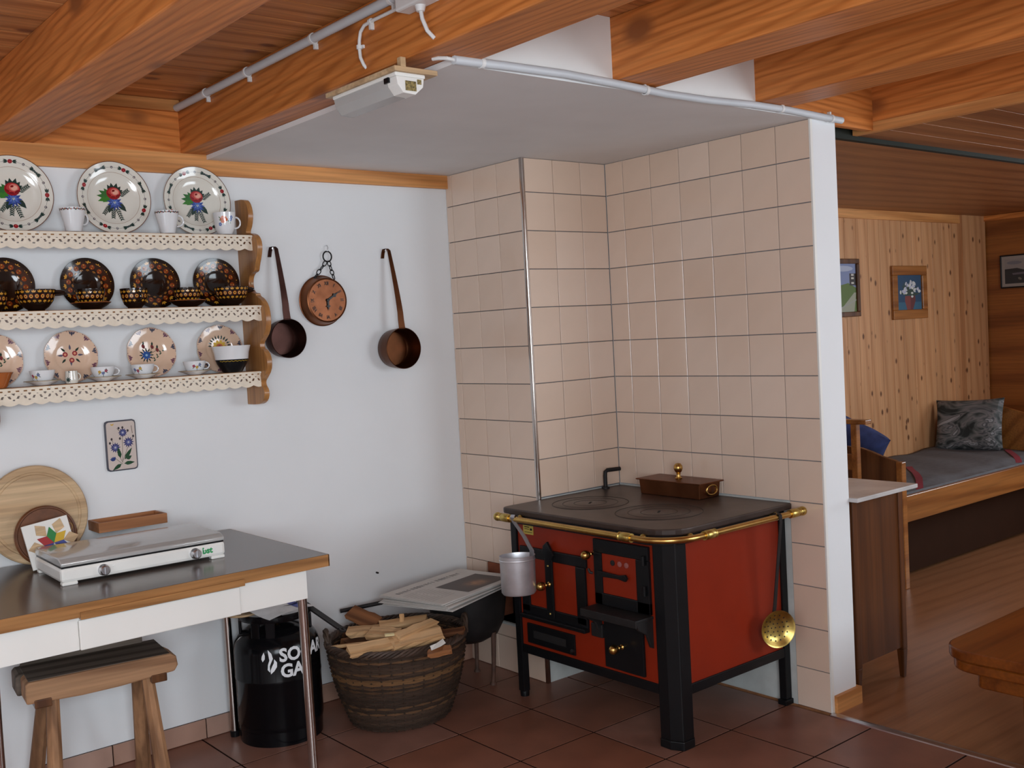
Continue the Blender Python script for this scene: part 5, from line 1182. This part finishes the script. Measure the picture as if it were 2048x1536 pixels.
# brass skimmer hanging at the side
sk = thing('brass_skimmer', 'brass skimmer with long dark handle hanging from the rail at the stove side', 'skimmer', (-.13, ry - .01, .24))
sx_ = -.152; yb = ry + .004
pth = [(sx_, ry + .013, .706), (sx_, ry + .012, .724), (sx_, ry + .004, .729), (sx_, ry - .006, .728), (sx_, ry - .013, .722), (sx_, ry - .014, .70), (sx_ - .001, ry + .005, .55), (sx_ - .002, ry + .024, .40), (sx_, ry + .030, .376)]
vs = []; k = len(pth)
for i, q in enumerate(pth):
    w_ = .0075 if i < 7 else .009; vs += [(q[0] - w_, q[1], q[2]), (q[0] + w_, q[1], q[2]), (q[0] + w_, q[1] + .003, q[2] + .0005), (q[0] - w_, q[1] + .003, q[2] + .0005)]
obj('handle', MB().add(vs, [(0, 3, 2, 1), tuple(4 * (k - 1) + j for j in range(4))] + [(4 * i + j, 4 * i + (j + 1) % 4, 4 * i + 4 + (j + 1) % 4, 4 * i + 4 + j) for i in range(k - 1) for j in range(4)]), castiron, sk)
SKM = Matrix.Translation((sx_ + .006, ry + .028, .318)) @ Matrix.Rotation(radians(90), 4, 'X') @ Matrix.Rotation(radians(-24), 4, 'Y')
RS = .066; dish = MB(); nr, na = 13, 60
holes = [(0, 0)] + [(.016 * cos(a), .016 * sin(a)) for a in [2 * pi * i / 6 for i in range(6)]] + [(.031 * cos(a), .031 * sin(a)) for a in [2 * pi * i / 11 for i in range(11)]] + [(.045 * cos(a), .045 * sin(a)) for a in [2 * pi * i / 15 for i in range(15)]]
obj('bowl', dish.lathe([(0, -.010), (.03, -.008), (.050, -.001), (RS - .004, .010), (RS, .012), (RS, .0135), (RS - .006, .0112), (.050, .0003), (.03, -.0065), (0, -.0085)], 60, SKM), dullbrass, sk)
def dz(r): return -.0085 + .002 * (r / .03) ** 2 if r < .03 else -.0065 + .0068 * (r - .03) / .020
obj('holes', Paint(lambda u, v, e: SKM @ Vector((u, v, dz(hypot(u, v)) + e))), None, sk) if 0 else None
p = Paint(lambda u, v, e: SKM @ Vector((u, v, dz(hypot(u, v)) + .0006 + e)))
for a, b in holes: p.ell(a, b, .0028, .0028, 0, (.02, .008, .004), 8)
obj('drain_holes', p, flatpaint, sk, False)
# ------------------------------------------------------------------ adjoining room
cb_ = thing('bedside_cabinet', 'narrow brown bedside cabinet with marble top beside the white partition end', 'cabinet', (.36, -.83, 0))
x0, x1, y0, y1 = .185, .525, -.985, -.685
for x in (x0, x1 - .030):
    for y in (y0, y1 - .030):
        obj('leg', MB().add([(x, y, .11), (x + .03, y, .11), (x + .03, y + .03, .11), (x, y + .03, .11), (x + .006, y + .006, 0), (x + .024, y + .006, 0), (x + .024, y + .024, 0), (x + .006, y + .024, 0)], [(0, 1, 2, 3), (7, 6, 5, 4), (0, 4, 5, 1), (1, 5, 6, 2), (2, 6, 7, 3), (3, 7, 4, 0)]).box(x, x + .03, y, y + .03, .11, .728), cabw, cb_, False, .003)
obj('side_panel', MB().box(x0 + .03, x1 - .03, y0 + .006, y0 + .016, .12, .725), cabw, cb_, False)
obj('side_panel', MB().box(x0 + .03, x1 - .03, y1 - .016, y1 - .006, .12, .725), cabw, cb_, False)
obj('back_panel', MB().box(x0 + .006, x0 + .016, y0 + .03, y1 - .03, .12, .725), cabw, cb_, False)
cdoor = obj('door', MB().box(x1 - .014, x1 - .002, y0 + .032, y1 - .032, .12, .60), cabw, cb_, False, .002); obj('knob', MB().ball((x1 + .008, y1 - .06, .40), .012, 10), brass, cdoor)
cdr = obj('drawer', MB().box(x1 - .014, x1 - .002, y0 + .032, y1 - .032, .605, .72), cabw, cb_, False, .002); obj('knob', MB().ball((x1 + .008, (y0 + y1) / 2, .665), .012, 10), brass, cdr)
obj('marble_top', MB().box(.150, .560, -1.030, -.680, .730, .746), marble, cb_, False, .003)
tag(obj('folded_cloth', MB().obox((.215, -.82, .752), (.09, .14, .010), Matrix.Rotation(.4, 3, 'Z')).obox((.21, -.82, .760), (.085, .13, .006), Matrix.Rotation(.5, 3, 'Z')), whitelam, None, False, .003), 'small folded white cloth on the marble top', 'cloth')

bed = thing('wooden_bed', 'low orange-brown wooden bed along the pine wall', 'bed', (2.6, .09, 0))
bx0, bx1, by0, by1 = 1.70, 3.52, -.30, .47
fb = [(by0, .10), (by0, .640), (by0 + .03, .652), (by0 + .10, .668), (by0 + .16, .690), (by0 + .22, .706), (by0 + .30, .712), (by1 - .22, .712), (by1 - .12, .69), (by1 - .04, .655), (by1, .64), (by1, .10)]
obj('footboard', MB().prism(fb, bx0 - .012, bx0 + .016, 'x'), darkw, bed, True, .003, ang=30)
for y in (by0 - .012, by1 - .02): obj('leg', MB().box(bx0 - .016, bx0 + .024, y, y + .034, 0, .645), bedw, bed, False, .004)
hb = [(by0, .10), (by0, .58), (by0 + .05, .60), (by0 + .2, .72), (by0 + .34, .76), (by1 - .24, .76), (by1 - .10, .72), (by1 - .02, .62), (by1, .58), (by1, .10)]
obj('headboard', MB().prism(hb, bx1, bx1 + .028, 'x'), bedw, bed, True, .003, ang=30)
for y in (by0 - .012, by1 - .02): obj('leg', MB().box(bx1 - .006, bx1 + .034, y, y + .034, 0, .60), bedw, bed, False, .004)
obj('side_rail', MB().box(bx0 + .016, bx1, by0 - .010, by0 + .014, .335, .470), bedw, bed, False, .004); obj('side_rail', MB().box(bx0 + .016, bx1, by1 - .014, by1 + .008, .335, .470), bedw, bed, False, .004)
obj('slat_base', MB().box(bx0 + .02, bx1 - .002, by0 + .016, by1 - .016, .335, .36), bedw, bed, False)
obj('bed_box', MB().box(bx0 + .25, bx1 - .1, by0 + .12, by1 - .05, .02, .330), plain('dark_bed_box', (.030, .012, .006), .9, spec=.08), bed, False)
obj('mattress', MB().box(bx0 + .02, bx1 - .004, by0 + .035, by1 - .016, .362, .462), plain('mattress_cover', (.11, .11, .12), .95), bed, False, .02)
m = MB(); nx, ny = 60, 28; vs = []
def bz(x, y):
    t = (y - by0) / (by1 - by0); return .488 + .006 * sin(x * 7 + y * 5) + .004 * sin(x * 17 - y * 9) - .025 * max(0, .12 - t) / .12 - .012 * max(0, 1 - (x - bx0 - .02) / .08)
for i in range(nx + 1):
    for j in range(ny + 1):
        x = bx0 + .019 + (bx1 - bx0 - .022) * i / nx; q = j / ny
        if q < .12: y, z = by0 + .018, .440 + .040 * (q / .12)
        else: y = by0 + .018 + (by1 - .016 - by0 - .018) * (q - .12) / .88; z = bz(x, y)
        vs.append((x, y, z))
m.add(vs, [(i * (ny + 1) + j, (i + 1) * (ny + 1) + j, (i + 1) * (ny + 1) + j + 1, i * (ny + 1) + j + 1) for i in range(nx) for j in range(ny)])
bl = thing('wool_blanket', 'dark grey wool blanket with red stripes spread over the bed', 'blanket', (2.6, .09, .47))
o = obj('cloth', m, blanketm, bl); s_ = o.modifiers.new('t', 'SOLIDIFY'); s_.thickness = .006; s_.offset = 1
redst = plain('red_stripe_wool', (.25, .02, .035), .95)
for path in (((1.885, -.280), (1.92, -.262), (2.08, -.17), (2.30, -.02), (2.52, .14)), ((3.00, -.280), (3.06, -.25), (3.26, -.125), (3.45, .0))):
    vs = []; pts = []
    for (ax, ay), (cx, cy) in zip(path[:-1], path[1:]): pts += [(ax + (cx - ax) * k / 8, ay + (cy - ay) * k / 8) for k in range(8)]
    pts.append(path[-1]); vs = []
    for x, y in pts: vs += [(x - .006, y + .008, bz(x, y) + .0095), (x + .030, y - .012 if y > by0 + .02 else y, bz(x + .03, y) + .0095)]
    n_ = len(vs) // 2; obj('red_stripe', MB().add(vs, [(2 * j, 2 * j + 1, 2 * j + 3, 2 * j + 2) for j in range(n_ - 1)]), redst, bl)
def pillow_mesh(w, h, d, n=22):
    m = MB(); idx = {}
    for side in (1, -1):
        for i in range(n + 1):
            for j in range(n + 1):
                u, v = 2 * i / n - 1, 2 * j / n - 1; e = max(0, (1 - u ** 4) * (1 - v ** 4)) ** .45
                pin = 1 - .05 * (1 - abs(v)) * 0 - .06 * (abs(u) ** 3) * (1 - v * v) * 0
                x = u * w / 2 * (1 - .06 * (1 - v * v) * abs(u)); y = v * h / 2 * (1 - .06 * (1 - u * u) * abs(v))
                if (i in (0, n) or j in (0, n)) and side < 0: idx[(side, i, j)] = idx[(1, i, j)]; continue
                idx[(side, i, j)] = len(m.v); m.v.append((x, y, side * e * d / 2 + .006 * sin(u * 5 + v * 3) * e))
        for i in range(n):
            for j in range(n): m.f.append(tuple(idx[(side, a, b)] for a, b in ((i, j), (i + 1, j), (i + 1, j + 1), (i, j + 1)))); m.c.append(None)
    return m
pm_, t_, b_ = nt('grey_leaf_print'); v = coords(t_, (4.5, 9, 4), rnd=False); n1 = node(t_, 'ShaderNodeTexNoise', Scale=1.0, Detail=2.0, Distortion=2.2); L(t_, v, n1.inputs['Vector'])
r = ramp(t_, n1.outputs['Fac'], [(.36, (.02, .026, .027)), (.44, (.10, .11, .11)), (.50, (.19, .18, .185)), (.57, (.05, .058, .062)), (.63, (.34, .34, .35)), (.72, (.10, .10, .105))]); L(t_, r.outputs[0], b_.inputs['Base Color']); b_.inputs['Roughness'].default_value = .85
pl = obj('leaf_print_pillow', pillow_mesh(.44, .34, .13), pm_, None, w=False); tag(pl, 'dark grey pillow with leaf print leaning on the headboard', 'pillow')
pl.matrix_world = Matrix.Translation((3.43, .225, .648)) @ Matrix.Rotation(radians(-90 + 4), 4, 'Z') @ Matrix.Rotation(radians(74), 4, 'X') @ Matrix.Rotation(radians(3), 4, 'Z')
pb_ = obj('blue_cushion', pillow_mesh(.33, .30, .13), bluem, None, w=False); tag(pb_, 'dark blue cushion standing behind the bed footboard', 'cushion')
pb_.matrix_world = Matrix.Translation((2.13, .22, .655)) @ Matrix.Rotation(radians(92), 4, 'Z') @ Matrix.Rotation(radians(66), 4, 'X') @ Matrix.Rotation(radians(30), 4, 'Z')
# chair behind the cabinet
ch = thing('wooden_chair', 'orange wooden chair with straight back rail in front of the bed footboard', 'chair', (1.35, -.02, 0))
cx0, cx1, cy0, cy1 = 1.14, 1.52, -.20, .18
obj('seat', MB().box(cx0, cx1, cy0, cy1, .43, .455), bedw, ch, False, .006)
for x, y, h_ in ((cx0, cy0, .43), (cx0, cy1 - .034, .43), (cx1 - .034, cy0 + .012, .855), (cx1 - .034, cy1 - .034, .855)): obj('leg', MB().box(x, x + .034, y, y + .034, 0, h_), bedw, ch, False, .004)
obj('back_rail', MB().box(cx1 - .042, cx1 + .012, cy0 - .045, cy1 + .03, .853, .875), bedw, ch, False, .004)
obj('back_slat', MB().box(cx1 - .026, cx1 - .010, cy0 + .04, cy1 - .034, .62, .70), bedw, ch, False, .004)
# pictures
def picture(name, x0, x1, z0, z1, fw, fmat, label, artf, plane='y', pos=YB - .022, depth=.018, mat_=None):
    o = thing(name, label, 'picture', ((x0 + x1) / 2, pos, z0) if plane == 'y' else (pos, (x0 + x1) / 2, z0)); 
    def bx(a, b, c, d, n0, n1): return MB().box(a, b, pos - n1, pos - n0, c, d) if plane == 'y' else MB().box(pos - n1, pos - n0, a, b, c, d)
    for a, b, c, d in ((x0, x1, z1 - fw, z1), (x0, x1, z0, z0 + fw), (x0, x0 + fw, z0 + fw, z1 - fw), (x1 - fw, x1, z0 + fw, z1 - fw)): obj('frame_bar', bx(a, b, c, d, 0, depth), fmat, o, False, .004)
    obj('backing', bx(x0 + fw * .9, x1 - fw * .9, z0 + fw * .9, z1 - fw * .9, 0, .006), whitelam, o, False)
    W_, H_ = x1 - x0 - 2 * fw, z1 - z0 - 2 * fw; cx, cz = (x0 + x1) / 2, (z0 + z1) / 2
    p = Paint((lambda u, v, e: Vector((cx + u * W_, pos - .0062 - e, cz + v * H_))) if plane == 'y' else (lambda u, v, e: Vector((pos - .0062 - e, cx - u * W_, cz + v * H_)))); artf(p); obj('painting', p, flatpaint, o, False)
def rect(p, a, b, c, d, col): p.poly([(a, c), (b, c), (b, d), (a, d)], ((a + b) / 2, (c + d) / 2), col)
def flowers(p):
    rect(p, -.5, .5, -.5, .5, srgb(28, 62, 92)); rect(p, -.5, .5, -.5, -.28, srgb(45, 90, 115))
    p.poly([(-.17, -.10), (.24, -.10), (.25, -.25), (.14, -.50), (-.10, -.50), (-.18, -.25)], (.03, -.3), srgb(120, 55, 50)); p.poly([(.05, -.10), (.24, -.10), (.25, -.25), (.14, -.50), (.04, -.5)], (.14, -.3), srgb(95, 42, 42))
    rg = random.Random(5)
    for i in range(26): a = rg.uniform(.1, 3.0); r = rg.uniform(.05, .33); p.leaf(.02, -.08, .14 + r, .08, a, srgb(45, 62, 50))
    for i in range(34):
        a = rg.uniform(.0, 3.14); r = rg.uniform(.12, .40); p.ell(.04 + r * 1.0 * cos(a), -.02 + r * .95 * sin(a), .06, .035, rg.uniform(0, 3), srgb(*[rg.randint(165, 205)] * 2, 190), 8)
    for y in (-.02, -.12): p.ell(.12, y, .05, .035, 0, srgb(195, 195, 190), 8)
picture('flower_picture', 2.985, 3.405, 1.350, 1.692, .060, bedw, 'orange-framed picture of white flowers in a red vase on pine boards', flowers)
def village(p):
    rect(p, -.5, .5, -.5, .5, srgb(120, 130, 165)); p.poly([(-.5, .0), (.2, .1), (.5, .0), (.5, -.5), (-.5, -.5)], (0, -.2), srgb(85, 105, 45)); rect(p, .25, .5, .05, .30, srgb(45, 35, 35))
    for y in (.08, .18, .25): rect(p, .32, .42, y, y + .04, srgb(190, 185, 175))
    p.poly([(-.2, -.5), (.4, -.5), (.5, -.1), (.42, -.1)], (.2, -.4), srgb(150, 150, 130)); p.line(-.4, -.5, .5, -.25, .03, srgb(150, 150, 140)); p.ell(0, .4, .4, .06, 0, srgb(165, 170, 190))
picture('village_picture', 2.28, 2.615, 1.385, 1.735, .030, darkw, 'dark-framed picture of a house and green slope on pine boards', village)
def lands(p):
    rect(p, -.5, .5, -.5, .5, srgb(150, 140, 132)); rect(p, -.44, .44, -.40, .40, srgb(140, 132, 128)); rect(p, -.44, .44, -.40, .02, srgb(48, 48, 50))
    p.poly([(-.44, .02), (-.44, .08), (-.2, .10), (.0, .0), (.44, -.02), (.44, -.1)], (-.2, .02), srgb(45, 44, 46)); p.poly([(-.3, -.06), (.44, .0), (.44, -.08), (-.28, -.12)], (0, -.06), srgb(95, 88, 95)); p.ell(-.25, .28, .15, .06, 0, srgb(115, 112, 118)); p.ell(-.15, -.25, .03, .05, .5, srgb(110, 105, 95))
picture('landscape_picture', -.02, .352, 1.522, 1.752, .010, blackpaint, 'thin black-framed grey landscape photograph on the brown plywood wall', lands, 'x', XR - .001, .014)
# low table in the foreground of the adjoining room
lt = thing('low_table', 'low varnished table with thick rounded top on the laminate floor', 'table', (.2, -2.0, 0))
LZ = .42; c1 = at(1913, 1300, z=LZ)
lx, ly = -.285, -1.545
def rr(x0, x1, y0, y1, r, n=8): return rc_(x0 + r, y0 + r, r, 180, 270, n) + rc_(x1 - r, y0 + r, r, 270, 360, n) + rc_(x1 - r, y1 - r, r, 0, 90, n) + rc_(x0 + r, y1 - r, r, 90, 180, n)
obj('tabletop', MB().prism(rr(lx, .85, -2.35, ly, .10), LZ - .032, LZ, 'z'), tabw, lt, True, .006, ang=30)
obj('top_moulding', MB().prism(rr(lx + .012, .838, -2.338, ly - .012, .09), LZ - .066, LZ - .034, 'z'), tabw, lt, True, .006, ang=30)
obj('apron', MB().prism(rr(lx + .075, .775, -2.275, ly - .075, .03), LZ - .125, LZ - .066, 'z'), tabw, lt, True, .004, ang=30)
for x, y in ((lx + .20, ly - .20), (.60, ly - .20), (lx + .20, -2.15), (.60, -2.15)): obj('leg', MB().box(x - .03, x + .03, y - .03, y + .03, 0, LZ - .112), tabw, lt, False, .004)
